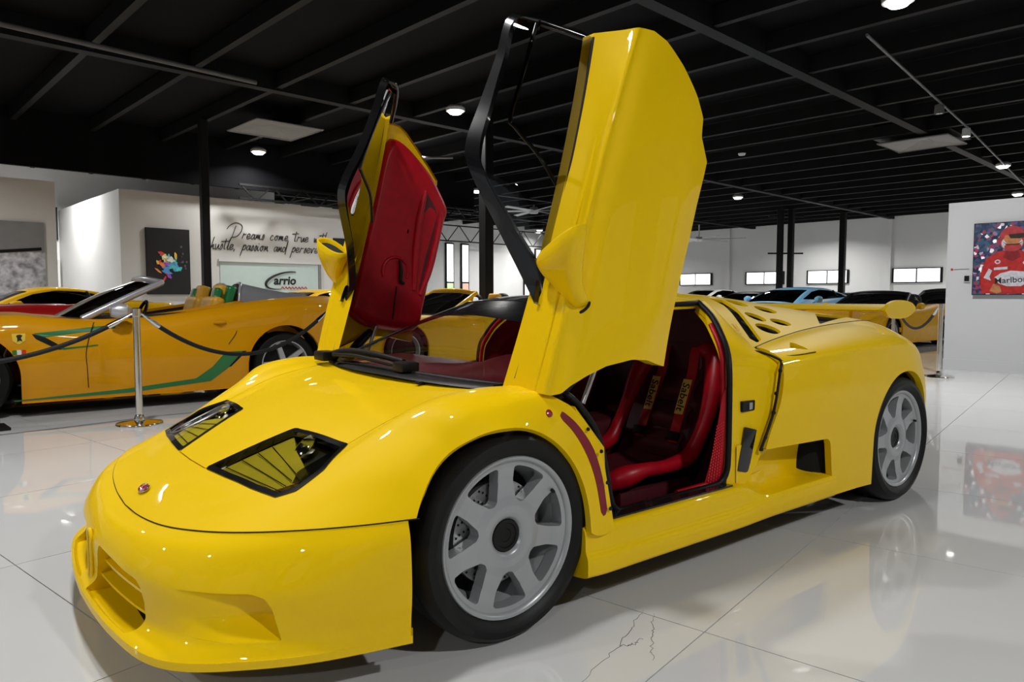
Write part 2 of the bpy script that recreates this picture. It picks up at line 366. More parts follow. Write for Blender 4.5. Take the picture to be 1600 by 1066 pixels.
# front clamshell with the bonnet and lamp openings cut out of it
g = gridm(net(full(CLAM), 130, 2*112+1))
fix = g.N[:, 2] < -.3; 
if g.N[len(g.N)//2][2] < 0: g = gridm(net(full(CLAM), 130, 225), True)
g = clip(g, lambda V: sdpoly(side(V), SHUT))
shell = clip(g, arch(ARCH_F))
skin = clip(clip(shell, lambda V: -sdpoly(top(V), HOOD)-.0015), lambda V: -sdpoly(top(V), LIGHT))
make('front_clamshell', flange(skin, .022), 'paint', car)
hood = clip(clip(shell, lambda V: sdpoly(top(V), HOOD)-.0020), lambda V: -sdpoly(top(V), LIGHT)-.001)
make('bonnet', flange(hood, .022), 'paint', car)
lit = clip(g, lambda V: sdpoly(top(V), LIGHT)+.012)
for s in (-1, 1):
    one = clip(lit, lambda V: V[:, 1]*s-.02)
    nm = car
    rim = clip(one, lambda V: np.minimum(-(sdpoly(top(V), LIGHT)-.013), sdpoly(top(V), LIGHT)+.006))
    fr = make('headlamp_frame', flange(off(rim, .003), .02), 'gloss_black', car)
    gl = clip(one, lambda V: sdpoly(top(V), LIGHT)-.011)
    gp = make('headlamp_cover', off(gl, -.001), 'lamp_glass', fr)
    # ribbed yellow reflector floor, steel bowl at the rear, dark outer corner, amber marker: each follows the cover a little below it
    LY = [(-.71, .13), (-.43, .24), (-.485, .40), (-.515, .555), (-.585, .62), (-.68, .64)]
    LK = [(-.36, .555), (-.535, .545), (-.60, .63), (-.60, .72), (-.36, .72)]
    LA = [(-.565, .60), (-.625, .56), (-.66, .60), (-.60, .69), (-.545, .68)]
    fy = lambda V: sdpoly(top(V), LY); fk = lambda V: sdpoly(top(V), LK); fa = lambda V: sdpoly(top(V), LA)
    am = clip(gl, fa); rest_ = clip(gl, lambda V: -fa(V)); kb = clip(rest_, fk); rest_ = clip(rest_, lambda V: -fk(V)); yl = clip(rest_, fy); stl = clip(rest_, lambda V: -fy(V))
    make('lamp_floor', flange(off(yl, -.022), .02), 'lamp_yellow', fr); make('lamp_reflector', off(stl, -.040), 'steel', fr); make('lamp_shade', off(kb, -.012), 'gloss_black', fr); make('side_marker', off(am, -.014), 'amber', fr)
    for k in range(4):
        t = (k+.6)/4.6; a = np.array([-.668*(1-t)-.46*t, .20*(1-t)+.285*t]); b = np.array([-.615*(1-t)-.515*t, .60*(1-t)+.54*t])
        rp_ = [a*(1-q)+b*q for q in np.linspace(0, 1, 9)]; sv = gl.V
        e_ = [sv[np.argmin((sv[:, 0]-p[0])**2+(np.abs(sv[:, 1])-p[1])**2)][2] for p in (rp_[0], rp_[-1])]; pts_ = [(0, 0, e_[0]*(1-q)+e_[1]*q-.017) for q in np.linspace(0, 1, 9)]
        make('lamp_rib', tube([(p[0], s*p[1], q[2]) for p, q in zip(rp_, pts_)], .0016, 5), 'black_trim', fr)
    make('lamp_bowl', xf(lathe([(.0, 0), (.03, .004), (.042, .015), (.048, .03), (.046, .03)], 20, 'x', (0, 0, 0)), frame((-.44, s*.43, .572), (-.75, 0, .65), (0, 1, 0))), 'chrome', fr)
_sm = cr(np.array(SEAM), 60); make('nose_seam', tube(np.concatenate([_sm[::-1], _sm[1:]*[1, -1, 1]])-[0, 0, .002], .0019, 5), 'rubber', car)
# badge on the nose
bm_ = frame((-.845, 0, .4345), (0, 1, 0), (.86, 0, .5))
bz = lathe([(0, .006), (.8, .005), (1, 0)], 28, 'z'); bz.V *= [.036, .017, 1]
bd = make('nose_badge', xf(bz, bm_), 'badge_red', car)
rg = tube([(.036*math.cos(a), .017*math.sin(a), .003) for a in np.linspace(0, 2*math.pi, 30)], .0022, 6, caps=False)
make('badge_rim', xf(rg, bm_), 'chrome', bd)
make('badge_lettering', xf(textm('B', .026, extr=.001), frame((-.845, 0, .4345+.006), (0, -1, 0), (.86, 0, .5))), 'chrome', bd, False)
# bumper
g = gridm(net(full(BUMP), 60, 2*130+1))
if g.N[len(g.N)//2][0] > 0: g = gridm(net(full(BUMP), 60, 261), True)
g = clip(g, arch((ARCH_F[0], .60, ARCH_F[2]-.004)))
isg = lambda V: sdpoly(front(V), GRILL)
fg = lambda V: np.where(V[:, 0] < -.80, -isg(V), .2)
body = clip(g, fg)
dk = lambda V: np.where(np.abs(V[:, 1]) > .6, sdpoly(side(V), DUCT), -.2)
duct = clip(body, dk)
body = clip(body, lambda V: -dk(V))
bp_ = make('front_bumper', flange(body, .08, lambda V: (V[:, 2] < .375) & (V[:, 2] > .15)), 'paint', car)
t = np.clip((duct.V[:, 0]+.90)/.17, 0, 1)**1.3
t = t*np.clip((duct.V[:, 2]-.186)/.05, 0, 1); nV = duct.V.copy(); nV[:, 0] += .02*t; nV[:, 1] -= np.sign(nV[:, 1])*.055*t
for s in (-1, 1): make('bumper_duct', clip(M(nV, duct.F, np.zeros_like(nV)), lambda V: V[:, 1]*s), 'paint', bp_, True, 60)
# splitter floor, grille throat and blades
LIP = np.array(BUMP[-1]); lp = cr(LIP, 60)
mir = lambda P: np.concatenate([np.array(P)[::-1]*[1, 1, 1], np.array(P)[1:]*[1, -1, 1]])
L2 = mir(lp); inn = L2.copy(); inn[:, 0] = np.where(np.abs(L2[:, 1]) > .62, L2[:, 0]+.02, -.80); inn[:, 1] *= .965
Gs = np.stack([np.concatenate([L2[:, :2], np.full((len(L2), 1), .146)], 1), np.concatenate([inn[:, :2], np.full((len(L2), 1), .15)], 1)], 0)
top_ = gridm(Gs); top_.N *= 0
lw = M(top_.V-[0, 0, .022], top_.F); e = np.stack([Gs[0], Gs[0]-[0, 0, .022]], 0); ed = gridm(e); ed.N *= 0
make('splitter', join(top_, lw, ed), 'paint', bp_)
thr = [(-.80, -.55, .15), (-.80, .55, .15), (-.80, .55, .36), (-.80, -.55, .36)]
make('grille_throat', M(thr, [(0, 1, 2, 3)]), 'paint', bp_, False)
for z, dx in ((.250, .008), (.203, .0)):
    for s in (-1, 1):
        e0 = cr([(x+.012+dx, s*w_, z) for x, w_ in ((-1.0, .05), (-.988, .22), (-.965, .40), (-.945, .50))], 16)
        e1 = e0+[.055, 0, .012]
        a = gridm(np.stack([e0, e1])); b = M(a.V-[0, 0, .008], a.F); c = gridm(np.stack([e0, e0-[0, 0, .008]])); a.N *= 0; c.N *= 0
        make('grille_blade', join(a, b, c), 'paint', bp_)
U = [(-1.004, .024*math.cos(a), .300+.024*math.sin(a)) for a in np.linspace(math.pi, 0, 12)]
U = [(-1.004, -.026, .165)]+U+[(-1.004, .026, .165)]
hs = make('horseshoe_frame', tube(U, .006, 8), 'paint', bp_)
make('horseshoe_mesh', M([(-1.003, -.022, .165), (-1.003, .022, .165), (-1.003, .022, .31), (-1.003, -.022, .31)], [(0, 1, 2, 3)]), 'black_trim', hs, False)
# rear deck and quarters
g = gridm(net(full(COVER), 90, 161))
if g.N[len(g.N)//2][2] < 0: g = gridm(net(full(COVER), 90, 161), True)
SLIT = [(1.765, .31), (1.73, .43), (1.59, .61), (1.497, .735), (1.515, .76), (1.585, .737), (1.675, .62), (1.80, .46), (1.885, .31)]
HOLES = [(1.975, .335, .072, .050), (2.135, .405, .075, .050), (1.858, .525, .066, .045), (2.01, .572, .066, .044), (1.785, .642, .078, .047)]
TRI = [(2.58, .44), (2.88, .505), (2.28, .635)]
cv = clip(g, lambda V: -sdpoly(top(V), SLIT))
for hx, hw, ra, rb_ in HOLES:
    cv = clip(cv, lambda V: np.hypot((V[:, 0]-hx)/ra, (np.abs(V[:, 1])-hw)/rb_)*min(ra, rb_)-min(ra, rb_))
cv = clip(cv, lambda V: -sdpoly(top(V), TRI))
ec = make('engine_cover', flange(cv, .014), 'paint', car)
mat('script_shaded', (.62, .38, .0), .5, noise=.02)  # body-coloured debossed letters; their shade is put into this darker yellow
sc0 = textm('EB110', .034, shear=.2, extr=.0006)
for f in (lambda m: m, mirror): make('sail_script', f(xf(sc0, frame((1.487, -.672, .9225), (-.45, -.77, -.45), (.87, -.45, -.1)))), 'script_shaded', ec, False)
make('cover_liner', off(g, -.035), 'void', ec)
g = gridm(net(near(QUART), 90, 130))
if g.N[len(g.N)//2][1] > 0: g = gridm(net(near(QUART), 90, 130), True)
g = clip(g, arch(ARCH_R)); g = clip(g, lambda V: sdpoly(side(V), QKEEP))
SCOOP = [(1.69, .815), (1.60, .87), (1.69, .915)]
q = clip(g, lambda V: -sdpoly(top(V), SCOOP))
q = flange(q, .03)
for s, f in ((1, lambda m: m), (-1, mirror)):
    qo = make('rear_quarter', f(q), 'paint', car)
    sc_ = M([(x, -w_, .79) for x, w_ in SCOOP], [tuple(range(len(SCOOP)))])
    make('scoop_opening', f(sc_), 'void', qo, False)
    ge = cr([(1.372, .826, .836), (1.41, .872, .824), (1.445, .918, .80), (1.448, .928, .785), (1.422, .940, .755), (1.393, .944, .65), (1.368, .944, .575), (1.32, .945, .495), (1.283, .945, .437)], 50)
    make('panel_seal', f(tube(near(ge)+[-.004, .004, 0], .006, 6)), 'rubber', qo)
    make('panel_gap', f(tube(near(cr([(1.45, .927, .792), (1.47, .905, .808), (1.58, .925, .812), (1.70, .935, .8195)], 20))+[0, 0, .0005], .0028, 5)), 'rubber', qo)
    make('panel_gap', f(tube(near(cr(np.array(QUART[0][:6]), 40))+[0, 0, .0005], .003, 5)), 'rubber', qo)
# tail panel closes the rear
tl = [[(3.16, y, z) for y in np.linspace(-.72, .72, 9)] for z in (.24, .5, .80)]
tl = np.array(tl); tl[:, :, 0] += .10*(1-(tl[:, :, 1]/.72)**2)
make('tail_panel', gridm(tl), 'paint', car)
# wing
G = []
for y in np.linspace(-.66, .66, 21):
    sec = [(3.0, .985), (3.06, 1.012), (3.16, 1.02), (3.27, 1.012), (3.30, 1.004), (3.22, .992), (3.10, .982), (3.02, .977)]
    G.append([(x-.02*(y/.66)**2, y, z+.0*abs(y)) for x, z in cr(sec+[sec[0]], 28)[:-1]])
wg = make('rear_wing', gridm(np.array(G), True, True), 'paint', car, True)
for s in (-1, 1):
    pl = cr([(2.93, .985), (2.99, 1.028), (3.12, 1.045), (3.27, 1.03), (3.33, .99), (3.24, .945), (3.10, .935), (2.98, .95), (2.93, .985)], 40)[:-1]
    make('wing_endplate', prism(pl, s*.655, s*.675, lambda x, y, z: (x, z, y)), 'paint', wg, False)
    make('wing_strut', prism([(3.05, .85), (3.14, .85), (3.18, 1.0), (3.06, 1.0)], s*.40, s*.42, lambda x, y, z: (x, z, y)), 'paint', wg, False)
# B post: jamb, latch, vent, script
g = gridm(net(near(JAMB), 90, 40))
if g.N[len(g.N)//2][1] > 0: g = gridm(net(near(JAMB), 90, 40), True)
LREC = [(1.17, .585), (1.32, .575), (1.33, .635), (1.17, .645)]
jb = flange(g, .05, lambda V: V[:, 0] < 1.36)
seal = cr([(1.305, .597, 1.04), (1.25, .708, .983), (1.205, .788, .913), (1.178, .84, .843), (1.153, .87, .765), (1.143, .88, .60), (1.133, .886, .42), (1.125, .884, .355), (1.10, .878, .32), (1.05, .872, .308), (.80, .868, .302), (.56, .866, .302), (.50, .866, .315), (.47, .868, .36), (.44, .87, .48), (.40, .868, .60), (.33, .85, .70), (.28, .82, .75)], 90)
rs = cr([(1.305, .597, 1.04), (1.20, .60, 1.034), (.95, .555, 1.022), (.77, .48, .998)], 20)
for s, f in ((1, lambda m: m), (-1, mirror)):
    j = make('door_jamb', f(jb), 'paint', car)
    make('door_seal', f(tube(near(seal), .013, 8)), 'rubber', j)
    make('roof_seal', f(tube(near(rs), .012, 8)), 'rubber', j)
    make('seal_trim', f(tube(near(seal[8:52])+[.0, .030, -.0], .012, 6)), 'red_leather', j)
    lt = make('door_latch', f(rbox(1.208, 1.296, -.8995, -.87, .593, .637, .004)), 'black_trim', j, False)
    make('latch_claw', f(rbox(1.25, 1.272, -.904, -.89, .60, .63, .002)), 'steel', lt, False)
    vt = f(xf(rbox(-.034, .034, -.006, .006, -.092, .092, .005, 2), Matrix.Translation((1.232, -.9035, .435)) @ Matrix.Rotation(-.16, 4, 'Z') @ Matrix.Rotation(math.radians(14), 4, 'Y')))
    vo = make('jamb_vent', vt, 'gloss_black', j)
    for bx_, bz_ in ((1.428, .755), (1.402, .66), (1.385, .58), (1.33, .48), (1.30, .435)):
        make('jamb_bolt', f(lathe([(0, -.012), (.006, -.012), (.008, 0)], 10, 'y', (bx_-.012, -.932, bz_))), 'black_trim', j)
# roof, windscreen
g = gridm(net(full([[p for p in r[::-1]] for r in ROOF]), 60, 81))
if g.N[len(g.N)//2][2] < 0: g = gridm(net(full([[p for p in r[::-1]] for r in ROOF]), 60, 81), True)
make('roof_panel', flange(clip(g, lambda V: V[:, 0]-1.02), .03), 'paint', car)
make('roof_header', flange(clip(g, lambda V: 1.018-V[:, 0]), .03), 'gloss_black', car)
g = gridm(net(full([[p for p in r[::-1]] for r in SCREEN]), 60, 81))
if g.N[len(g.N)//2][2] < 0: g = gridm(net(full([[p for p in r[::-1]] for r in SCREEN]), 60, 81), True)
isW = lambda V: V[:, 2]-(.985-.10*np.abs(V[:, 1])**1.5)
ws = make('windscreen', clip(g, lambda V: -isW(V)), 'clear_glass', car)
make('windscreen_band', clip(off(g, .0005), isW), 'gloss_black', ws)
for s in (-1, 1):
    make('screen_pillar', tube([(x, s*w_, z) for x, w_, z in (SCREEN[0][0], SCREEN[1][0], SCREEN[2][0], SCREEN[3][0])], [.009, .008, .008, .012], 8, 24), 'black_trim', ws)
make('screen_gasket', tube(mir([(x, w_, z-.002) for x, w_, z in cr(SCREEN[0][::-1], 20)]), .012, 8), 'rubber', ws)
# cowl tray and wiper
cw = []
for s in np.linspace(-.66, .66, 25):
    a = abs(s); x0 = np.interp(a, [0, .23, .46, .69], [.095, .10, .125, .17])
    cw.append([(x0-.075+.02*a, s, .745+.01*(1-a)), (x0-.05, s, .765), (x0-.005, s, .768), (x0+.02, s, .755)])
make('cowl_tray', gridm(np.array(cw)), 'black_trim', car)
wp = make('wiper_arm', tube([(.085, .60, .785), (.10, .45, .815), (.10, .2, .82), (.10, -.08, .805)], [.022, .017, .014, .012], 8, 30), 'black_trim', car)
make('wiper_blade', tube([(.125, .55, .80), (.13, .3, .815), (.125, .1, .81), (.115, -.16, .80)], .008, 6, 24), 'rubber', wp)
make('wiper_blade', tube([(.06, .50, .80), (.065, .3, .806), (.065, .1, .80), (.06, -.14, .79)], .009, 6, 24), 'rubber', wp)
make('wiper_motor', rbox(.03, .11, .55, .66, .765, .81, .012), 'black_trim', wp)
make('wiper_hub', rbox(.045, .125, -.16, -.08, .77, .81, .01), 'black_trim', wp)
make('washer_jet', rbox(.02, .05, -.32, -.295, .742, .752, .003), 'black_trim', car)
# front wing details: filler cap badge, red strip
gf = near(CLAM)
strip = cr([(.20, .69), (.255, .64), (.31, .56), (.345, .46), (.362, .335)], 30); sw = np.interp(np.linspace(0, 1, 30), [0, .5, 1], [.012, .018, .014])
tn = np.gradient(strip, axis=0); tn /= np.linalg.norm(tn, axis=1, keepdims=True); nn = np.stack([-tn[:, 1], tn[:, 0]], 1)
poly = np.concatenate([strip+nn*sw[:, None], (strip-nn*sw[:, None])[::-1]])
for s in (-1, 1):
    hf = clip(shell, lambda V: np.minimum(V[:, 1]*s-.80, .85-V[:, 2]+0*V[:, 0]))
    st = clip(hf, lambda V: sdpoly(side(V), poly))
    make('red_wing_strip', flange(off(st, .002), .004), 'red_strip', car)
    make('wing_emblem', xf(lathe([(.0135, -.004), (.013, .003), (.010, .005), (0, .006)], 18, 'z'), frame((.15, s*.905, .697), (1, 0, 0), (0, -s*.45, .9) if s > 0 else (0, .45, .9))), 'badge_red', car)
    for bx_, bz_ in ((.247, .708), (.316, .632), (.358, .556), (.378, .45), (.392, .36)):
        make('wing_bolt', lathe([(.007, 0), (.006, .004*s), (0, .005*s)], 10, 'y', (bx_-.012, s*(np.interp(bz_, [.36, .45, .556, .632, .708], [.955, .953, .944, .924, .893])), bz_)), 'black_trim', car)
# sills
X = np.linspace(.285, 1.86, 60)
G = np.array([[(x, -p[0], p[1]) for p in cr(sk(x), 30)] for x in X])
g = gridm(G)
if g.N[len(g.N)//2][1] > 0: g = gridm(G, True)
endc = M([(X[0], -p[0], p[1]) for p in cr(sk(X[0]), 30)], [tuple(range(30))])
sillm = join(g, endc)
chan = near([[(1.17, .905, .25), (1.17, .90, .33), (1.17, .90, .46)], [(1.40, .875, .24), (1.40, .87, .34), (1.40, .90, .46)], [(1.73, .84, .235), (1.73, .84, .33), (1.73, .86, .46)]])
gc = gridm(net(chan, 20, 12))
if gc.N[0][1] > 0: gc = gridm(net(chan, 20, 12), True)
dark = M(near([(1.69, .84, .22), (1.82, .985, .22), (1.82, .985, .46), (1.69, .84, .46)]), [(0, 1, 2, 3)])
dark2 = join(M(near([(1.655, .822, .23), (1.655, .70, .23), (1.655, .70, .45), (1.655, .822, .45)]), [(0, 1, 2, 3)]))
for s, f in ((1, lambda m: m), (-1, mirror)):
    so = make('side_sill', f(sillm), 'paint', car)
    make('intake_channel', f(gc), 'paint', so)
    make('intake_opening', f(M(dark.V+[.03, .06, 0], dark.F)), 'void', so, False)
    make('sill_step', f(rbox(.43, 1.12, -.922, -.845, .30, .312, .004)), 'sill_plate', so, False)
# underbody and wheel wells
ub = [(-.93, 0), (-.93, .5), (-.36, .62), (.30, .62), (.32, .86), (1.9, .86), (2.2, .6), (3.1, .6), (3.1, 0)]
ub = ub+[(x, -w_) for x, w_ in ub[::-1] if w_]
make('underbody', prism(ub, .135, .15), 'black_trim', car, False)
for cx, r, rw in ((ARCH_F[0], .36, .60), (ARCH_R[0], .355, .60)):
    for s in (-1, 1):
        a = np.linspace(0, math.pi, 25)
        G = np.array([[(cx+r*math.cos(k), s*y, .338+r*math.sin(k)) for k in a] for y in (.80 if cx < 1 else .90, rw)])
        G = np.concatenate([G, [[(cx, s*rw, .338)]*25]], 0)
        mm = gridm(G); mm.N *= 0
        make('wheel_well', mm, 'void', car)
mat('dash_leather', (.16, .010, .020), .45, noise=.15, ns=25, bump=.12, bs=350)
# ---------------------------------------------------------------- scissor doors, swung up
g = gridm(net(near(DOOR), 110, 90))
if g.N[len(g.N)//2][1] > 0: g = gridm(net(near(DOOR), 110, 90), True)
dsk = clip(g, lambda V: sdpoly(side(V), DKEEP))
dsk = clip(dsk, lambda V: np.where(V[:, 2] < .80, V[:, 2]-.752-.04*np.abs(V[:, 0]-.17), 1))
Pn = np.array(near(PANE_E)); _d0 = np.array(DOOR)[:, 0]; blt = near([(np.interp(z, _d0[:, 2], _d0[:, 0])+.004, np.interp(z, _d0[:, 2], _d0[:, 1])-.004, z) for z in (1.972, 1.72, 1.494, 1.272, 1.037)])
def inset(A, B, t): return A*(1-t)+B*t
# window strip grid between the outer frame line and the belt line
K = 60
Pn[-1] = blt[-1]; fo = cr(Pn[2:], K); fi = cr(blt, K)
tt = np.linspace(0, 1, 14)
GW = np.stack([fo*(1-t)+fi*t+np.array([0, -.035, 0])*math.sin(math.pi*t) for t in tt], 1)
gw = gridm(GW)
if gw.N[len(gw.N)//2][1] > 0: gw = gridm(GW, True)
# inner door panel outline in the open position (x, z)
PNL = [(.30, .985), (.40, .915), (.60, .875), (.70, .885), (.735, 1.0), (.80, 1.24), (.88, 1.48), (.90, 1.56), (.85, 1.66), (.79, 1.75), (.68, 1.86), (.61, 1.905), (.55, 1.90), (.50, 1.80), (.44, 1.55), (.37, 1.28)]
PN2 = cr(np.array(PNL+[PNL[0]]), 90)[:-1]; cen = PN2.mean(0)
def pgrid():
    R = []
    for k, dy in ((1.0, .0), (.985, .035), (.95, .060), (.88, .070), (.6, .074), (.3, .076), (.02, .077)):
        ring = cen+(PN2-cen)*k
        base = np.interp(ring[:, 0]-(ring[:, 1]-1.4)*.28, [.15, .40, .50, .75], [.80, .875, .88, .87])
        R.append(np.stack([ring[:, 0], -(base-dy), ring[:, 1]], 1))
    return np.array(R)
PG = pgrid()
pnm = gridm(PG, False, True)
if pnm.N[-1][1] < 0: pnm = gridm(PG, True, True)
POCK = [(.70, 1.10), (.735, 1.20), (.80, 1.43), (.815, 1.52), (.775, 1.60), (.74, 1.62), (.715, 1.50), (.69, 1.28)]
HOOP = [(.555+.075*math.cos(a), 1.20+.075*math.sin(a)) for a in np.linspace(-.5, 3.5, 24)]
inner = clip(g, lambda V: sdpoly(side(V), DKEEP)-.004); inner = clip(inner, lambda V: np.where(V[:, 2] < .80, V[:, 2]-.757, 1))
inner = M(inner.V+[0, .045, 0]+inner.N*[-.0, -.0, 0], [f[::-1] for f in inner.F], -inner.N)
for s, f in ((1, lambda m: m), (-1, mirror)):
    d = make('scissor_door', f(flange(dsk, .055, d=(0, 1, 0))), 'paint', car)
    make('inner_skin', f(inner), 'paint', d)
    make('trim_panel', f(pnm), 'red_leather', d)
    pk = prism([(p[0], p[1]) for p in cr(np.array(POCK+[POCK[0]]), 40)[:-1]], -.797, -.806, lambda x, y, z: (x, z, y))
    make('door_pocket', f(pk), 'dark_leather', d, False)
    make('armrest_ridge', f(tube([(.665, -.80, 1.10), (.675, -.795, 1.30), (.705, -.795, 1.50), (.745, -.80, 1.64)], [.014, .02, .02, .012], 10, 24)), 'red_leather', d)
    make('armrest_ridge', f(tube([(.705, -.80, 1.075), (.765, -.795, 1.22), (.835, -.80, 1.47), (.835, -.803, 1.54)], [.012, .018, .018, .012], 10, 24)), 'red_leather', d)
    hp = make('speaker_ring', f(tube([(x, -.800, z) for x, z in HOOP], .009, 8)), 'red_leather', d)
    make('door_handle', f(tube([(.575, -.785, 1.26), (.578, -.78, 1.20), (.578, -.785, 1.15), (.60, -.79, 1.135)], [.008, .010, .010, .007], 8, 16)), 'black_trim', d)
    make('panel_seam', f(tube([(.56, -.797, 1.12), (.545, -.80, 1.02), (.535, -.803, .945)], .0035, 5)), 'black_trim', d)
    isfr = lambda V: None
    # black window frame, glass, quarter divider
    fw = []
    tW = np.tile(tt, K)
    fr = M(GW.reshape(-1, 3), gw.F, gw.N); wv = np.minimum(.8, np.interp(np.linspace(0, 1, K), [0, .3, .5, 1], [.022, .03, .045, .05])/np.maximum(.01, np.linalg.norm(fo-fi, axis=1)))
    val = (np.repeat(wv, 14)-tW)
    n0 = {tuple(v): i for i, v in enumerate(map(tuple, np.round(fr.V, 6)))}
    def fv(V, val=val): return val if len(V) == len(val) else None
    band = clip(fr, fv); band = flange(off(band, .006), .035)
    make('window_frame', f(band), 'gloss_black', d)
    pane = clip(fr, lambda V: -val)
    make('door_glass', f(pane), 'dark_glass', d)
    dv = [(.393, -.53, 2.059), (.32, -.553, 1.88), (.252, -.56, 1.70), (.262, -.575, 1.66), (.329, -.62, 1.566), (.372, -.685, 1.44)]
    make('glass_divider', f(tube([(x, y-.02, z) for x, y, z in dv], .008, 8, 30)), 'gloss_black', d)
    make('belt_strip', f(tube(near([(np.interp(z, _d0[:, 2], _d0[:, 0])+.004, np.interp(z, _d0[:, 2], _d0[:, 1])-.002, z) for z in (1.972, 1.72, 1.494, 1.272, 1.037, .90, .79)]), .007, 8, 30)), 'rubber', d)
    make('top_frame', f(tube(near([(.507, .745, 1.967), (.463, .62, 2.033), (.410, .52, 2.082), (.321, .48, 2.085)]), .012, 8, 24)), 'gloss_black', d)
    # mirror: stalk that swells into a horn open at its upper end (the far one is set a little higher)
    sh = np.array([0, 0, 0]) if s > 0 else np.array([.02, .03, .085])
    path = cr(np.array([(.285, -.905, 1.038), (.262, -.922, 1.055), (.228, -.918, 1.10), (.210, -.903, 1.165), (.206, -.896, 1.212), (.208, -.895, 1.240)])+sh, 24)
    ra = cr(np.array([[.028], [.030], [.048], [.092], [.116], [.120]]), 24)[:, 0]; rb = cr(np.array([[.026], [.028], [.034], [.046], [.050], [.046]]), 24)[:, 0]
    ang = np.linspace(0, 2*np.pi, 32, endpoint=False); RG = []
    for k_, (p, a_, b_) in enumerate(zip(path, ra, rb)):
        q_ = k_/23; u = np.array([-.12, -1, .10+.33*q_]); u /= np.linalg.norm(u); v = np.array([.92-.0*q_, -.1, .40*(1-q_)+.16*q_]); v -= u*(u@v); v /= np.linalg.norm(v)
        ca, sa = np.cos(ang), np.sin(ang); e = 1-.28*q_
        RG.append(p+a_*(np.sign(ca)*np.abs(ca)**e)[:, None]*u+b_*(np.sign(sa)*np.abs(sa)**e)[:, None]*v)
    RG = np.array(RG); last = RG[-1]; ctr = last.mean(0)
    RG = np.concatenate([RG, [ctr+(last-ctr)*.93+[0, 0, .004]], [ctr+(last-ctr)*.86+[0, 0, -.002]], [ctr+(last-ctr)*.82-[0, 0, .03]]])
    mm = gridm(RG, False, True); mm.N *= 0
    mo = make('door_mirror', f(mm), 'paint', d, True, 60)
    make('mirror_glass', f(M(ctr+(last-ctr)*.84-[0, 0, .02], [tuple(range(32))])), 'void', mo, False)
    if s > 0: make('mirror_gasket', f(tube([tuple(path[0]+np.array([.004, 0, -.004])+.030*(math.cos(a)*np.array([0, -1., 0])+math.sin(a)*np.array([.72, 0, .69]))) for a in np.linspace(0, 6.2832, 24)], .005, 6)), 'rubber', mo)
    make('gas_strut', f(tube([(.37, -.83, .70), (.50, -.85, 1.0)], .009, 8)), 'steel', d)
    make('door_hinge', f(tube([(.27, -.80, .72), (.33, -.83, .80), (.44, -.87, .88)], [.022, .026, .02], 8, 12)), 'black_trim', d)
    # front door post under the hinge
    make('front_post', f(join(M([(.14, -.74, .74), (.30, -.865, .70), (.42, -.885, .55), (.44, -.885, .27), (.30, -.84, .27), (.2, -.72, .5)], [(0, 1, 2, 3, 4, 5)]))), 'paint', car, False)
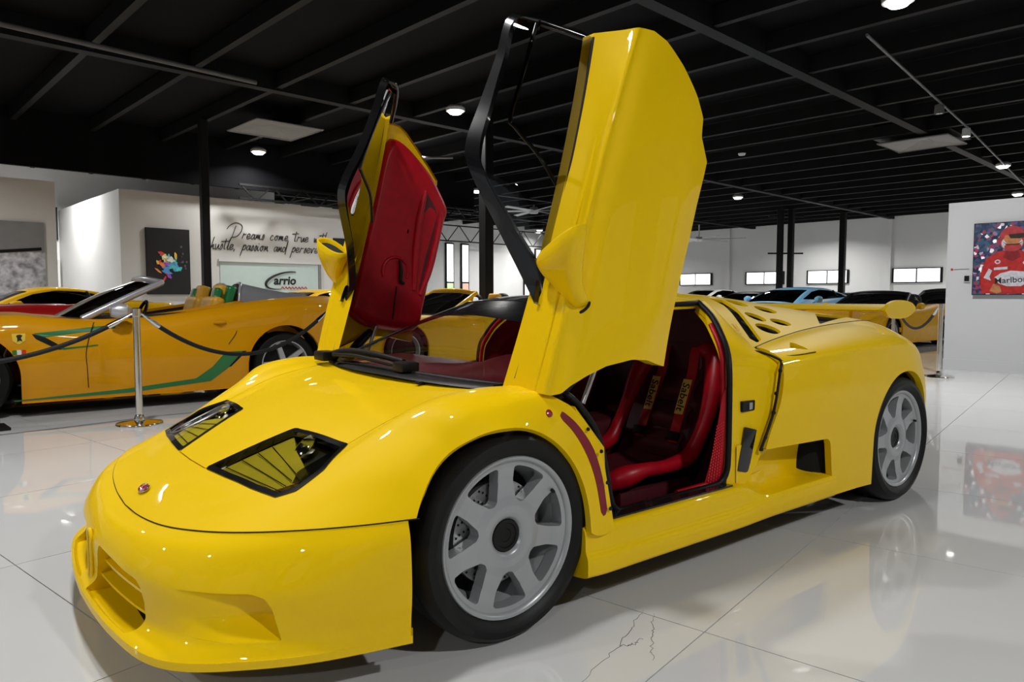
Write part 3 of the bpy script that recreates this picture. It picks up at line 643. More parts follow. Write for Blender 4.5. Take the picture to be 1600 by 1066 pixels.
# ---------------------------------------------------------------- wheels
def wheel_parts(R_t, wid, r_rim, root, y0, s, turn):
    # y0: outer face, s = -1 near side (outer towards -y)
    def Y(m): return M(m.V*[1, 1 if s > 0 else 1, 1], m.F, m.N)
    S = lambda rows: [(r, -s*0+(y0-s*d)) for r, d in rows]      # d: depth behind the outer face
    h = wid
    ty = lathe(S([(r_rim-.006, .012), (r_rim+.004, -.004), (r_rim+.022, -.014), (R_t-.045, -.017), (R_t-.022, -.010), (R_t-.008, .006), (R_t-.001, .026), (R_t, .05)]+
        [(R_t-(.006 if k % 2 else 0), .05+(h-.10)*q) for k, q in enumerate((.0, .18, .185, .24, .245, .42, .425, .49, .495, .67, .675, .74, .745, 1.0)) if k]+
        [(R_t-.008, h-.02), (R_t-.04, h), (r_rim, h-.01)]), 72, 'y', root)
    t_ = make('tyre', ty, 'rubber', None, True, 30)
    rim = lathe(S([(r_rim-.004, .02), (r_rim, .004), (r_rim-.004, -.002), (r_rim-.012, -.001), (r_rim-.020, .010), (r_rim-.024, .035), (r_rim-.03, .07), (r_rim-.05, .10), (r_rim-.05, h-.01)]), 72, 'y', root)
    rb = make('rim_barrel', rim, 'rim_silver', None, True, 50)
    # face with seven spokes
    nr, na = 56, 280
    rr = np.linspace(.052, r_rim-.016, nr); aa = np.linspace(0, 2*np.pi, na, endpoint=False)
    dep = np.interp(rr, [.052, .06, .075, .095, .125, .18, .215, .235], [.030, .020, .014, .014, .022, .024, .018, .012])
    G = np.stack([rr[:, None]*np.cos(aa), np.repeat((y0-s*dep)[:, None], na, 1), rr[:, None]*np.sin(aa)], 2)
    fc = gridm(G, s > 0, True)
    if fc.N[na*20][1]*s < 0: fc = gridm(G, s <= 0, True)
    def win(V):
        r = np.hypot(V[:, 0], V[:, 2]); a = np.arctan2(V[:, 2], V[:, 0])-turn; p = 2*np.pi/7
        b = np.abs((a+p/2) % p-p/2)                       # angle off the nearest spoke
        hw = np.interp(r, [.09, .12, .17, .215, .24], [.060, .036, .029, .031, .044])
        d1 = r*np.sin(b)-hw; d2 = r-.112; d3 = r_rim-.033-r; k = .012
        h_ = lambda x, y: np.minimum(x, y)-np.maximum(k-np.abs(x-y), 0)**2/(4*k)
        return -h_(h_(d1, d2), d3)
    fc = clip(fc, win)
    fc = flange(fc, .045, lambda V: (np.hypot(V[:, 0], V[:, 2]) > .1) & (np.hypot(V[:, 0], V[:, 2]) < r_rim-.022), d=(0, -s, 0))
    fc = M(fc.V+np.array(root), fc.F, fc.N)
    sp = make('spoke_face', fc, 'rim_silver', rb)
    hub = lathe(S([(0, .034), (.020, .033), (.022, .030), (.038, .030), (.040, .026), (.050, .026), (.052, .035), (.052, .06)]), 36, 'y', root)
    hc = make('hub_cap', hub, 'black_trim', rb, True, 35)
    val = make('valve', tube([(root[0]+(r_rim-.035)*math.cos(turn-1.03), root[1]+y0-s*.035, root[2]+(r_rim-.035)*math.sin(turn-1.03)), (root[0]+(r_rim-.045)*math.cos(turn-1.03), root[1]+y0-s*.005, root[2]+(r_rim-.045)*math.sin(turn-1.03))], .006, 8), 'black_trim', rb)
    disc = lathe(S([(.09, .075), (.165, .075), (.165, .10), (.09, .10), (.09, .075)]), 48, 'y', root)
    dc = make('brake_disc', disc, 'disc_steel', None, True, 30)
    dh = []
    for i in range(24):
        for q, r in enumerate((.115, .130, .145, .156)):
            a = 2*math.pi*(i+q*.25)/24; c_ = np.array([root[0]+r*math.cos(a), root[1]+y0-s*.0735, root[2]+r*math.sin(a)])
            dh.append(M([c_+.0042*np.array([math.cos(b), 0, math.sin(b)]) for b in np.linspace(0, 2*np.pi, 6, endpoint=False)], [tuple(range(6))]))
    ho = make('disc_drilling', join(*dh), 'void', dc, False); ho['kind'] = 'stuff'
    ca = make('brake_caliper', xf(rbox(-.035, .035, min(y0-s*.06, y0-s*.115), max(y0-s*.06, y0-s*.115), -.06, .06, .012), Matrix.Translation(Vector(root)+Vector((.13*math.cos(.15), 0, .13*math.sin(.15))))), 'gloss_black', None)
    bk = lathe(S([(0, .13), (r_rim-.05, .13)]), 36, 'y', root)
    bc = make('wheel_backing', bk, 'void', rb)
    return [t_, rb, dc, ca]
for cx, yo, s, wd in ((0, .905, -1, .235), (0, .905, 1, .235), (2.55, .943, -1, .31), (2.55, .943, 1, .31)):
    wh = bpy.data.objects.new('road_wheel', None); COL.objects.link(wh); wh.parent = car; wh.empty_display_size = .1
    for p in wheel_parts(.327, wd, .254, (cx, 0, .327), s*yo, s, math.pi/2+.03 if cx < 1 else math.pi/2-.2): p.parent = wh
# ---------------------------------------------------------------- cabin
tubm = join(M([(.35, -.84, .16), (1.50, -.84, .16), (1.50, .84, .16), (.35, .84, .16)], [(0, 1, 2, 3)]))
make('cabin_floor', tubm, 'dark_leather', car, False)
bh = gridm(net([[(1.46, y, z) for y in (-.82, -.4, 0, .4, .82)] for z in (.16, .55)]+[[(1.43, y*.62, 1.005) for y in (-.82, -.4, 0, .4, .82)]], 12, 20)); bh.N *= 0
make('rear_bulkhead', bh, 'dark_leather', car)
sw2 = gridm(net(near([[(1.12, .872, .28), (1.48, .82, .22)], [(1.135, .875, .42), (1.48, .82, .42)], [(1.145, .868, .62), (1.50, .80, .62)], [(1.16, .85, .78), (1.46, .74, .78)], [(1.20, .775, .91), (1.45, .64, .90)], [(1.30, .58, 1.015), (1.42, .50, 1.005)]]), 24, 6)); sw2.N *= 0
for f in (lambda m: m, mirror): make('cabin_side', f(sw2), 'red_leather', car)
_h = gridm(net(full([[p for p in r[::-1]] for r in ROOF]), 12, 21)); make('headliner', M(_h.V*[1, .97, 1]-[0, 0, .03], _h.F), 'dark_leather', car)
make('centre_tunnel', rbox(.35, 1.46, -.13, .13, .2, .46, .04, 3), 'dark_leather', car)
make('firewall', M([(.33, -.82, .15), (.33, .82, .15), (.30, .66, .74), (.30, -.66, .74)], [(0, 1, 2, 3)]), 'black_trim', car, False)
ds = []
for y in np.linspace(-.64, .64, 25):
    b = math.exp(-((y+.36)/.17)**2)*.055                                  # binnacle in front of the driver
    ds.append([(.16, y, .752), (.26, y, .762+b*.2), (.40, y, .775+b), (.52, y, .775+b), (.575, y, .74+b*.6), (.57, y, .62), (.50, y, .50), (.42, y, .42)])
dsg = gridm(net(ds, 40, 40)); 
if dsg.N[len(dsg.N)//2][2] < 0: dsg = gridm(net(ds, 40, 40), True)
make('dashboard', dsg, 'dash_leather', car)
stw = bpy.data.objects.new('steering_wheel', None); COL.objects.link(stw); stw.parent = car
A = frame((.66, -.38, .70), (0, 1, 0), (.42, 0, .9))
make('wheel_ring', xf(tube([(.175*math.cos(a), .175*math.sin(a), 0) for a in np.linspace(0, 2*math.pi, 40)], .016, 10, caps=False), A), 'dark_leather', stw)
for a in (.2, math.pi-.2, -math.pi/2): make('wheel_spoke', xf(bar((0, 0, -.01), (.17*math.cos(a), .17*math.sin(a), 0), .03, .01), A), 'black_trim', stw, False)
make('column', xf(tube([(0, 0, 0), (0, 0, -.2)], .04, 12), A), 'black_trim', stw)
# the wheel shape seen through the screen is the yellow parked car's road wheel
XB = lambda z: 1.37+(z-.53)*.45
def seat(yc, label):
    so = bpy.data.objects.new('bucket_seat', None); COL.objects.link(so); so.parent = car
    T = lambda x, y, z: (x, yc+y, z)
    B = net([[T(XB(z)-.045*(y/.21)**2, y, z) for y in (-.21, -.12, 0, .12, .21)] for z in (.28, .42, .56, .70, .80)], 30, 20)
    bk = gridm(B); bk2 = M(bk.V+[.06, 0, 0], [f[::-1] for f in bk.F]); bk.N *= 0
    make('seat_back', join(bk, bk2), 'dark_leather', so)
    for z0, z1 in ((.325, .44), (.45, .56), (.57, .68)):
        P = net([[T(XB(z0)-.012, y, z0) for y in (-.13, 0, .13)], [T(XB((z0+z1)/2)-.05, y, (z0+z1)/2) for y in (-.135, 0, .135)], [T(XB(z1)-.012, y, z1) for y in (-.125, 0, .125)]], 10, 10)
        pm = gridm(P); pm.N *= 0; make('back_cushion', pm, 'cushion', so)
    Cn = net([[T(x, y, z+.03*abs(y/.2)**2) for y in (-.2, -.1, 0, .1, .2)] for x, z in ((.79, .30), (.83, .318), (.95, .30), (1.10, .275), (1.24, .28))], 20, 14)
    cm = gridm(Cn); cm.N *= 0; make('seat_cushion', cm, 'dark_leather', so)
    make('seat_base', rbox(.81, 1.28, yc-.2, yc+.2, .165, .26, .03), 'dark_leather', so)
    for s in (-1, 1):
        make('side_bolster', tube([T(1.475, s*.09, .815), T(1.455, s*.18, .80), T(1.40, s*.225, .70), T(1.33, s*.24, .55), T(1.262, s*.242, .44), T(1.19, s*.238, .365), T(1.06, s*.232, .342), T(.93, s*.222, .342), T(.84, s*.20, .325), T(.785, s*.15, .295)],
            [.035, .050, .050, .036, .032, .036, .030, .032, .046, .038], 14, 70), 'red_leather', so)
    make('head_rest', rbox(1.44, 1.50, yc-.12, yc+.12, .70, .87, .028, 3), 'dark_leather', so)
    for s in (-1, 1):
        pth = cr([T(1.46, s*.085, .85), T(1.425, s*.088, .80), T(XB(.70)-.045, s*.09, .70), T(XB(.57)-.058, s*.095, .57), T(XB(.45)-.062, s*.10, .45), T(XB(.40)-.06, s*.10, .40)], 20)
        G = np.array([[p+[0, -.026, 0], p+[0, .026, 0]] for p in pth]); gb = gridm(G); gb.N *= 0
        b2 = M(gb.V+[.004, 0, 0], [f[::-1] for f in gb.F])
        be = make('harness_belt', join(gb, b2), 'red_belt', so)
        up = np.array([.44, 0, 1.0]); nrm = np.array([-1., 0, .44])/1.0925
        make('belt_buckle', xf(rbox(-.034, .034, -.02, .02, -.008, .008, .004), frame(np.array(T(XB(.43)-.07, s*.10, .43)), (0, -1, 0), up)), 'black_trim', be)
        c0 = np.array(T(XB(.60)-.058, s*.093, .60))
        make('belt_patch', xf(rbox(-.0245, .0245, -.085, .085, -.0012, .0012, .001, 1), frame(c0+nrm*.006, (0, -1, 0), up)), 'belt_patch', be, False)
        make('belt_lettering', xf(textm('Sabelt', .056, shear=.15, extr=.0004, bold=.0006, space=1.02), frame(c0+nrm*.0085, -up, (0, -1, 0))), 'ink', be, False)
    return so
mat('cushion', (.10, .018, .026), .55, noise=.15, ns=25, bump=.12, bs=350)
seat(-.40, 'near'); seat(.40, 'far')
mat('trim_dot', (.62, .04, .05), .4, noise=.1)
# perforated red sill trim beside the seat
tr = gridm(net(near([[(1.115, .868, .31), (1.13, .872, .48), (1.14, .866, .70)], [(1.03, .845, .30), (1.09, .845, .45), (1.13, .855, .66)]]), 6, 12)); tr.N *= 0
for f in (lambda m: m, mirror):
    to = make('side_trim', f(tr), 'red_leather', car)
    dots = []
    for i in range(20):
        for j in range(5):
            u, v = (j+.5)/5, (i+.5)/20
            p = np.array(near([1.108+.02*v-(.07-.045*v)*u, .8685-.018*u, .325+.24*v-.02*u]))
            dots.append(M([p+np.array([.0045*math.cos(b), 0, .0045*math.sin(b)]) for b in np.linspace(0, 2*np.pi, 6, endpoint=False)], [tuple(range(6))]))
    dd = make('trim_perforation', f(join(*dots)), 'trim_dot', to, False); dd['kind'] = 'stuff'
# ---------------------------------------------------------------- the hall
mat('floor_slab', (.56, .565, .565), .035, spec=.7, noise=.03, ns=1.2)
mat('joint', (.10, .10, .10), .7, noise=.2)
mat('wall_white', (.74, .74, .73), .55, noise=.012, ns=2)
mat('wall_cool', (.50, .51, .52), .55, noise=.012, ns=2)
mat('wall_mid', (.34, .34, .34), .6, noise=.02, ns=2)
mat('wall_grey', (.60, .59, .57), .55, noise=.012, ns=2)
mat('deck_black', (.004, .004, .005), .8, spec=.1, noise=.3, ns=1)
mat('joist_black', (.006, .006, .0065), .6, spec=.2, noise=.2, ns=4)
mat('column_black', (.006, .006, .006), .5, spec=.25, noise=.2, ns=4)
mat('pipe_grey', (.11, .11, .11), .45, noise=.15)
mat('diffuser_grey', (.20, .20, .20), .5, noise=.1, ns=3)
mat('fan_white', (.62, .62, .62), .4, noise=.03)
mat('lamp_disc', (1, 1, 1), .5, emit=(1, .98, .95), es=14.)
mat('lamp_ring', (.5, .5, .5), .4, noise=.05)
mat('daylight', (1, 1, 1), .3, emit=(.95, .98, 1), es=1.5, noise=.02)
mat('daylight_green', (.5, .6, .4), .3, emit=(.55, .72, .42), es=.8, noise=.3, ns=3)
mat('daylight_brick', (.5, .3, .25), .3, emit=(.72, .45, .38), es=.8, noise=.2, ns=9)
mat('frost_glass', (.50, .60, .57), .15, noise=.02)
mat('brass_pol', (.80, .76, .70), .12, metal=1., noise=.03)
mat('rope_black', (.004, .004, .004), .7, noise=.2, ns=60, bump=.2)
mat('logo_red', (.45, .03, .03), .5, noise=.05)
def H(m): return xf(m, Matrix.Rotation(RT, 4, 'Z'))
def hbox(*a): return H(box(*a))
fl = make('floor', hbox(-14, 34, -14, 26, -.12, -.010), 'joint', None, False); struct(fl)
TX, TY, JX, JY = 1.195, 1.185, -.955-4*1.195, -.135-6*1.185; TA = math.radians(12.5)
tm = box(.002, TX-.002, .002, TY-.002, -.012, 0)
t0 = None; rest = []
for i in range(-6, 36):
    for j in range(-6, 28):
        x, y = JX+i*TX, JY+j*TY
        if x+y*.2 > 34: continue
        if x < 10.6 and -4.5 < y < 7.0 and x > -3.0:
            if t0 is None:
                t0 = make('floor_tile', tm, 'floor_slab', fl, False); o = t0
            else:
                o = t0.copy(); COL.objects.link(o)
            o.parent = fl; o.location = (x*math.cos(TA)-y*math.sin(TA), x*math.sin(TA)+y*math.cos(TA), 0); o.rotation_euler = (0, 0, TA)
        else: rest.append(M(tm.V+[x, y, 0], tm.F))
ff = make('far_tiles', xf(join(*rest), Matrix.Rotation(TA, 4, 'Z')), 'floor_slab', fl, False); ff['kind'] = 'stuff'
CRACKS = [[(.48, -1.01), (.40, -1.05), (.345, -1.082), (.235, -1.13), (.128, -1.168), (0, -1.206)], [(.235, -1.13), (.28, -1.15), (.33, -1.14)], [(.49, -1.05), (.36, -1.16), (.256, -1.246)]]
for c_ in CRACKS:
    P = cr(np.array([(x, y, .0006) for x, y in c_]), 30); rng = np.random.RandomState(3); P[:, :2] += rng.randn(30, 2)*.004
    make('floor_crack', tube(P, np.interp(np.linspace(0, 1, 30), [0, .4, 1], [.0004, .0011, .0005]), 5, sc=(1, .3)), 'joint', fl)
# ceiling deck, joists along y, beams along x
cl = struct(make('ceiling', hbox(-14, 34, -14, 26, 4.75, 4.85), 'deck_black', None, False))
for k in range(-9, 20):
    x = 6.75+1.38*k
    if -6 < x < 33: make('ceiling_joist', hbox(x-.05, x+.05, -12, 26, 4.48, 4.72), 'joist_black', cl, False)
for y in (-3.6, 2.6, 9.0, 15.5, 20.5):
    make('ceiling_beam', hbox(-12, 33, y-.09, y+.09, 4.44, 4.75), 'joist_black', cl, False)
make('ceiling_bulkhead', hbox(-12, 13, 14.45, 14.55, 3.62, 4.75), 'deck_black', cl, False)
def truss(x0, x1, y, z0, z1, n):
    tr = tag(make('roof_truss', H(box(x0, x1, y-.03, y+.03, z1-.05, z1)), 'column_black', None, False), 'black steel roof truss above the %s' % ('lettered white wall' if y < 18 else 'far end wall with the narrow windows'), 'truss')
    make('bottom_chord', H(box(x0, x1, y-.03, y+.03, z0, z0+.05)), 'column_black', tr, False)
    for k in range(n):
        a = x0+(x1-x0)*k/n; b = x0+(x1-x0)*(k+1)/n; m_ = (a+b)/2
        make('web_bar', H(bar((a, y, z1), (m_, y, z0), .03)), 'column_black', tr, False); make('web_bar', H(bar((m_, y, z0), (b, y, z1), .03)), 'column_black', tr, False)
truss(5.6, 13, 14.3, 3.35, 3.72, 9)
truss(10, 32, 23.2, 3.55, 4.3, 16)
# walls
struct(make('wall_left', hbox(-12, 1.94, 14.7, 14.95, 0, 3.4), 'wall_grey', None, False))
struct(make('wall_lettered', hbox(3.17, 9.4, 14.85, 20.4, 0, 3.4), 'wall_grey', None, False))
struct(make('wall_corridor', hbox(-2, 9.4, 20.4, 20.6, 0, 4.75), 'wall_white', None, False))
we = struct(make('wall_end', hbox(9.0, 33, 24, 24.2, 0, 4.75), 'wall_white', None, False))
wf = struct(make('wall_far', hbox(32.5, 32.7, -12, 24, 0, 4.75), 'wall_white', None, False))
for y in (9.1, 16.9, 1.5):
    make('wall_pilaster', hbox(32.38, 32.5, y-.12, y+.12, 0, 4.75), 'wall_white', wf, False)
wp_ = struct(make('wall_partition', hbox(10.27, 10.55, -7, .76, 0, 2.41), 'wall_cool', None, False))
make('baseboard', hbox(10.25, 10.27, -7, .76, 0, .16), 'wall_cool', wp_, False)
# glazed street fronts behind the camera: posts, sill and lintel, open to the daylight
def front_wall(name, along_x, c, a0, a1, n):
    B = (lambda p, q, z0, z1, t=.15: hbox(p, q, c-t, c, z0, z1)) if along_x else (lambda p, q, z0, z1, t=.15: hbox(c-t, c, p, q, z0, z1))
    wl = struct(make(name, B(a0, a1, 3.3, 4.85), 'wall_mid', None, False))
    make('wall_sill', B(a0, a1, 0, .75), 'wall_mid', wl, False)
    for k in range(n+1):
        p = a0+(a1-a0)*k/n; make('wall_post', B(p-.9, p+.9, .75, 3.3), 'wall_mid', wl, False)
front_wall('wall_front', True, -10, -13, 33, 9)
front_wall('wall_street', False, -10, -12, 15, 5)
# windows of the far walls
for n, (ya, yb) in enumerate([(19.72, 17.86), (15.82, 13.9), (12.66, 10.83), (8.86, 7.0)]):
    fo = struct(make('window_%d' % (n+1), hbox(32.42, 32.5, yb-.06, ya+.06, 1.65, 2.29), 'column_black', None, False))
    for q in range(2):
        y0 = yb+(ya-yb)*q/2+.03; y1 = yb+(ya-yb)*(q+1)/2-.03
        make('window_pane', hbox(32.40, 32.43, y0, y1, 1.69, 2.25), 'daylight', fo, False)
for n, (x, m2) in enumerate([(19.67, 'daylight_green'), (20.6, 'daylight_brick'), (24.78, 'daylight'), (25.6, 'daylight')]):
    fo = struct(make('window_%d' % (n+5), hbox(x-.24, x+.24, 23.92, 24.0, .3, 3.55), 'column_black', None, False))
    make('window_pane', hbox(x-.18, x+.18, 23.90, 23.93, 1.75, 3.49), 'daylight', fo, False)
    make('window_pane', hbox(x-.18, x+.18, 23.90, 23.93, .36, 1.68), m2, fo, False)
# recessed office window with the house logo
ow = struct(make('window_9', hbox(5.32, 7.93, 14.835, 14.86, .9, 1.90), 'frost_glass', None, False))
make('window_reveal', hbox(5.28, 7.97, 14.80, 14.84, 1.90, 1.96), 'wall_grey', ow, False)
make('window_reveal', hbox(7.90, 7.97, 14.80, 14.84, .9, 1.90), 'diffuser_grey', ow, False)
WB = lambda x, z, y=14.83: Matrix.Rotation(RT, 4, 'Z') @ frame((x, y, z), (1, 0, 0), (0, 0, 1))
lg = make('logo_lettering', xf(textm('arrio', .30, shear=.15, extr=.004, bold=.008, align='LEFT'), WB(6.66, 1.46)), 'ink', ow, False)
sw_ = [(6.98+.52*math.cos(a)*1.0-.12*0, 1.47+.20*math.sin(a)) for a in np.linspace(1.25, 4.6, 30)]
sw_ = [(6.95+.50*math.cos(a), 1.47+.20*math.sin(a)+.10*math.cos(a)) for a in np.linspace(.9, 4.5, 30)]
make('logo_swoosh', H(tube([(x, 14.825, z) for x, z in sw_], np.interp(np.linspace(0, 1, 30), [0, .55, 1], [.012, .035, .006]), 6)), 'ink', ow)
make('logo_script', H(tube(cr([(6.85+.045*k, 14.825, 1.275+(.035 if k % 2 else -.02)) for k in range(17)], 60), .010, 5)), 'logo_red', ow)
# handwritten line on the wall
GL = {'D': [[(.22, .1), (.34, .9)], [(-.25, .62), (-.1, .88), (.3, 1.1), (.75, .95), (.8, .55), (.55, .15), (.15, .05)]],
 'r': [[(0, 0), (.05, .3), (.08, .38), (.12, .3), (.26, .36)]], 'e': [[(0, .12), (.2, .22), (.2, .36), (.08, .36), (0, .15), (.08, 0), (.28, .1)]],
 'a': [[(.24, .3), (.1, .36), (0, .15), (.08, 0), (.22, .2), (.26, .36), (.24, .05), (.34, .04)]],
 'm': [[(0, 0), (.05, .36), (.06, .1), (.16, .36), (.18, .06), (.28, .36), (.3, .03), (.4, .05)]], 's': [[(0, .02), (.1, .38), (.16, .2), (.1, 0), (0, .03)]],
 'c': [[(.2, .3), (.1, .37), (0, .15), (.08, 0), (.24, .06)]], 'o': [[(.12, .36), (0, .18), (.1, 0), (.22, .18), (.12, .36), (.3, .33)]],
 't': [[(.1, .75), (.05, .1), (.16, .02)], [(-.22, .55), (.3, .6)]], 'u': [[(0, .36), (.02, .05), (.1, 0), (.22, .34), (.22, .05), (.32, .04)]],
 'w': [[(0, .36), (.05, 0), (.15, .3), (.2, 0), (.34, .38)]], 'i': [[(0, .34), (.02, .02), (.12, .06)], [(.04, .5), (.05, .54)]],
 'h': [[(.02, 0), (.14, .85), (.05, .1), (.18, .34), (.2, .02), (.3, .05)]], 'l': [[(0, .1), (.18, .85), (.1, .6), (.06, .03), (.18, .05)]],
 'p': [[(.08, .38), (-.06, -.4)], [(.04, .2), (.18, .4), (.26, .22), (.14, .02), (.04, .08)]], 'n': [[(0, 0), (.05, .36), (.07, .08), (.2, .36), (.22, .03), (.32, .05)]],
 'd': [[(.22, .3), (.08, .36), (0, .14), (.1, 0), (.24, .25), (.32, .85), (.26, -.2)]], 'v': [[(0, .36), (.08, 0), (.2, .38), (.3, .34)]], ',': [[(.05, .05), (0, -.1)]]}
ADV = {'D': .95, 'm': .46, 'w': .42, 'i': .18, 'l': .2, 's': .24, 't': .24, ' ': .42, ',': .16}
def hand(s, x, z, sz, r, root):              # one part per word
    for word in s.split(' '):
        out = []
        for ch in word:
            for st in GL.get(ch, []):
                P = np.array([(x+sz*(a+.22*b), 14.838, z+sz*b) for a, b in st]); out.append(tube(cr(P, max(6, 5*len(P))), r, 5))
            x += sz*ADV.get(ch, .33)
        o = make('handwritten_word', H(join(*out)), 'ink', root); o['kind'] = 'stuff'; x += sz*ADV[' ']
wt = thing('wall_lettering', 'black handwritten words in two lines on the grey wall above the office window', 'lettering')
hand('Dreams come true with', 5.55, 2.47, .34, .009, wt)
hand('hustle, passion and perseverance', 5.10, 2.19, .34, .009, wt)
# canvases on the walls
def canvas(name, label, x0, x1, z0, z1, m_, y=14.85):
    o = tag(make(name, H(rbox(x0, x1, y-.05, y-.004, z0, z1, .006, 1)), 'ink', None, False), label, 'picture')
    make('canvas_face', hbox(x0+.01, x1-.01, y-.054, y-.05, z0+.01, z1-.01), m_, o, False); return o
mat('canvas_black', (.012, .012, .013), .5, noise=.2, ns=3)
bull = canvas('bull_painting', 'black canvas with a bright many-coloured animal figure on the grey wall', 3.67, 4.62, 1.11, 2.60, 'canvas_black')
random.seed(5)
HUE = [(.75, .05, .05), (.85, .55, .08), (.80, .75, .10), (.10, .35, .75), (.08, .55, .55), (.35, .08, .55), (.85, .25, .08), (.8, .8, .7)]
for i, c in enumerate(HUE): mat('dab_%d' % i, c, .5, noise=.2, ns=20)
for k in range(46):
    t = random.random(); ang = random.uniform(0, 6.28); cx = 4.13+.24*t*math.cos(ang); cz = 1.78+.36*t*math.sin(ang)
    hue = 0 if cz > 2.0 else (random.choice((2, 1, 4, 7)) if cz > 1.85 else (random.choice((6, 0, 1)) if cx < 4.08 else random.choice((3, 4, 5, 3))))
    L = random.uniform(.05, .13); a = random.uniform(0, 3.14); wd = random.uniform(.02, .05); d = np.array([math.cos(a), 0, math.sin(a)]); n_ = np.array([-math.sin(a), 0, math.cos(a)])
    p = np.array([cx, 14.794-.0003*k, cz]); make('paint_stroke', H(M([p-d*L, p-d*L*.3+n_*wd, p+d*L*.7+n_*wd*.6, p+d*L, p+d*L*.4-n_*wd, p-d*L*.5-n_*wd*.7], [(0, 1, 2, 3, 4, 5)])), 'dab_%d' % hue, bull, False)
for k in range(9):
    p = np.array([4.44+random.uniform(-.06, .1), 14.79, 1.98+random.uniform(-.28, .25)]); r = random.uniform(.012, .03)
    make('paint_fleck', H(M([p+np.array([r*math.cos(a), 0, r*math.sin(a)*1.3]) for a in (.2, 1.3, 2.6, 4.0, 5.2)], [(0, 1, 2, 3, 4)])), 'pipe_grey', bull, False)
canvas('dark_painting', 'dark canvas half hidden behind the far raised door', 8.35, 9.15, 1.35, 2.62, 'canvas_black')
mat('print_grey', (.42, .42, .45), .4, noise=.55, ns=9)
ps = tag(make('wall_print', hbox(-.6, 1.72, 14.66, 14.70, .8, 2.55), 'print_grey', None, False), 'large silvery grey photo print on the wall at the left edge', 'picture')
make('print_sky', hbox(-.6, 1.72, 14.655, 14.66, 1.95, 2.55), 'diffuser_grey', ps, False)
make('print_bar', H(bar((-.5, 14.65, 1.78), (1.66, 14.65, 2.02), .01, .06)), 'column_black', ps, False)
cp = tag(make('corridor_picture', hbox(2.6, 3.14, 20.33, 20.4, 2.6, 3.48), 'canvas_black', None, False), 'small dark framed picture in the bright gap beside the grey wall', 'picture')
make('picture_lines', hbox(2.66, 3.06, 20.32, 20.33, 2.75, 3.2), 'pipe_grey', cp, False)
make('corridor_panel', hbox(2.0, 3.12, 20.2, 20.39, 0, 2.05), 'wall_grey', None, False).parent = we
# the racing picture on the partition
XP = 10.27
dp = tag(make('racing_painting', hbox(XP-.05, XP-.004, -.36, .42, 1.085, 2.09), 'ink', None, False), 'large colourful painting of a helmeted driver in red on the white partition', 'picture')
mm_ = bpy.data.materials.new('splatter'); mm_.use_nodes = True; nt = mm_.node_tree; b_ = nt.nodes['Principled BSDF']; b_.inputs['Roughness'].default_value = .4
vo = nt.nodes.new('ShaderNodeTexVoronoi'); vo.inputs['Scale'].default_value = 26; tc = nt.nodes.new('ShaderNodeTexCoord'); rp = nt.nodes.new('ShaderNodeValToRGB'); sp_ = nt.nodes.new('ShaderNodeSeparateColor')
for e_, (p_, c_) in zip([rp.color_ramp.elements[0], rp.color_ramp.elements[1]]+[rp.color_ramp.elements.new(q) for q in (.3, .5, .65, .8, .9)], [(0, (.01, .015, .04)), (1, (.5, .45, .5)), (.3, (.015, .03, .09)), (.5, (.03, .05, .10)), (.65, (.03, .10, .16)), (.8, (.30, .03, .05)), (.9, (.12, .05, .20))]): e_.position = p_; e_.color = (*c_, 1)
nt.links.new(tc.outputs['Object'], vo.inputs['Vector']); nt.links.new(vo.outputs['Color'], sp_.inputs[0]); nt.links.new(sp_.outputs[0], rp.inputs[0]); nt.links.new(rp.outputs[0], b_.inputs['Base Color']); MAT['splatter'] = mm_
make('painted_ground', hbox(XP-.054, XP-.05, -.35, .41, 1.095, 2.08), 'splatter', dp, False)
for i, (nm, c) in enumerate([('suit_red', (.36, .016, .014)), ('suit_dark', (.18, .008, .012)), ('helmet_red', (.33, .03, .035)), ('visor_dark', (.02, .012, .01)), ('face_tan', (.40, .16, .06)), ('patch_white', (.48, .48, .52))]): mat(nm, c, .45, noise=.25, ns=18)
def dpoly(name, pts, m_, k):   # pts in (distance right of the left edge, height above the lower edge), metres
    make(name, H(M([(XP-.055-.0006*k, .42-a, 1.085+b) for a, b in pts], [tuple(range(len(pts)))[::-1]])), m_, dp, False)
ell = lambda cx, cz, rx, rz, a0=0, a1=6.283, n=22: [(cx+rx*math.cos(a), cz+rz*math.sin(a)) for a in np.linspace(a0, a1, n, endpoint=a1 < 6.2)]
dpoly('painted_arm', [(.08, .14), (.12, .40), (.20, .50), (.26, .42), (.24, .25), (.20, .10)], 'suit_dark', 1)
dpoly('painted_suit', [(.12, .02), (.10, .30), (.16, .50), (.30, .60), (.42, .62), (.56, .61), (.68, .54), (.74, .40), (.74, .02)], 'suit_red', 2)
dpoly('painted_collar', [(.36, .52), (.40, .64), (.52, .64), (.57, .52), (.47, .46)], 'suit_dark', 3)
dpoly('painted_helmet', ell(.46, .77, .155, .175), 'helmet_red', 4)
dpoly('painted_cheek', ell(.46, .71, .125, .10), 'patch_white', 4.5)
dpoly('painted_chin', ell(.47, .66, .10, .06), 'helmet_red', 5)
dpoly('painted_face', [(.36, .76), (.40, .70), (.53, .70), (.57, .76), (.55, .82), (.38, .82)], 'face_tan', 5.5)
dpoly('painted_visor', [(.41, .83), (.60, .84), (.60, .78), (.54, .77), (.44, .775)], 'visor_dark', 6)
dpoly('painted_visor_edge', [(.34, .74), (.40, .70), (.53, .70), (.60, .74), (.53, .685), (.40, .685)], 'visor_dark', 6.5)
dpoly('painted_sleeve_patch', [(.14, .24), (.20, .37), (.24, .34), (.21, .26), (.23, .20)], 'patch_white', 6)
dpoly('painted_badge', ell(.30, .46, .035, .03), 'patch_white', 6)
dpoly('painted_badge', ell(.30, .46, .018, .016), 'suit_red', 7)
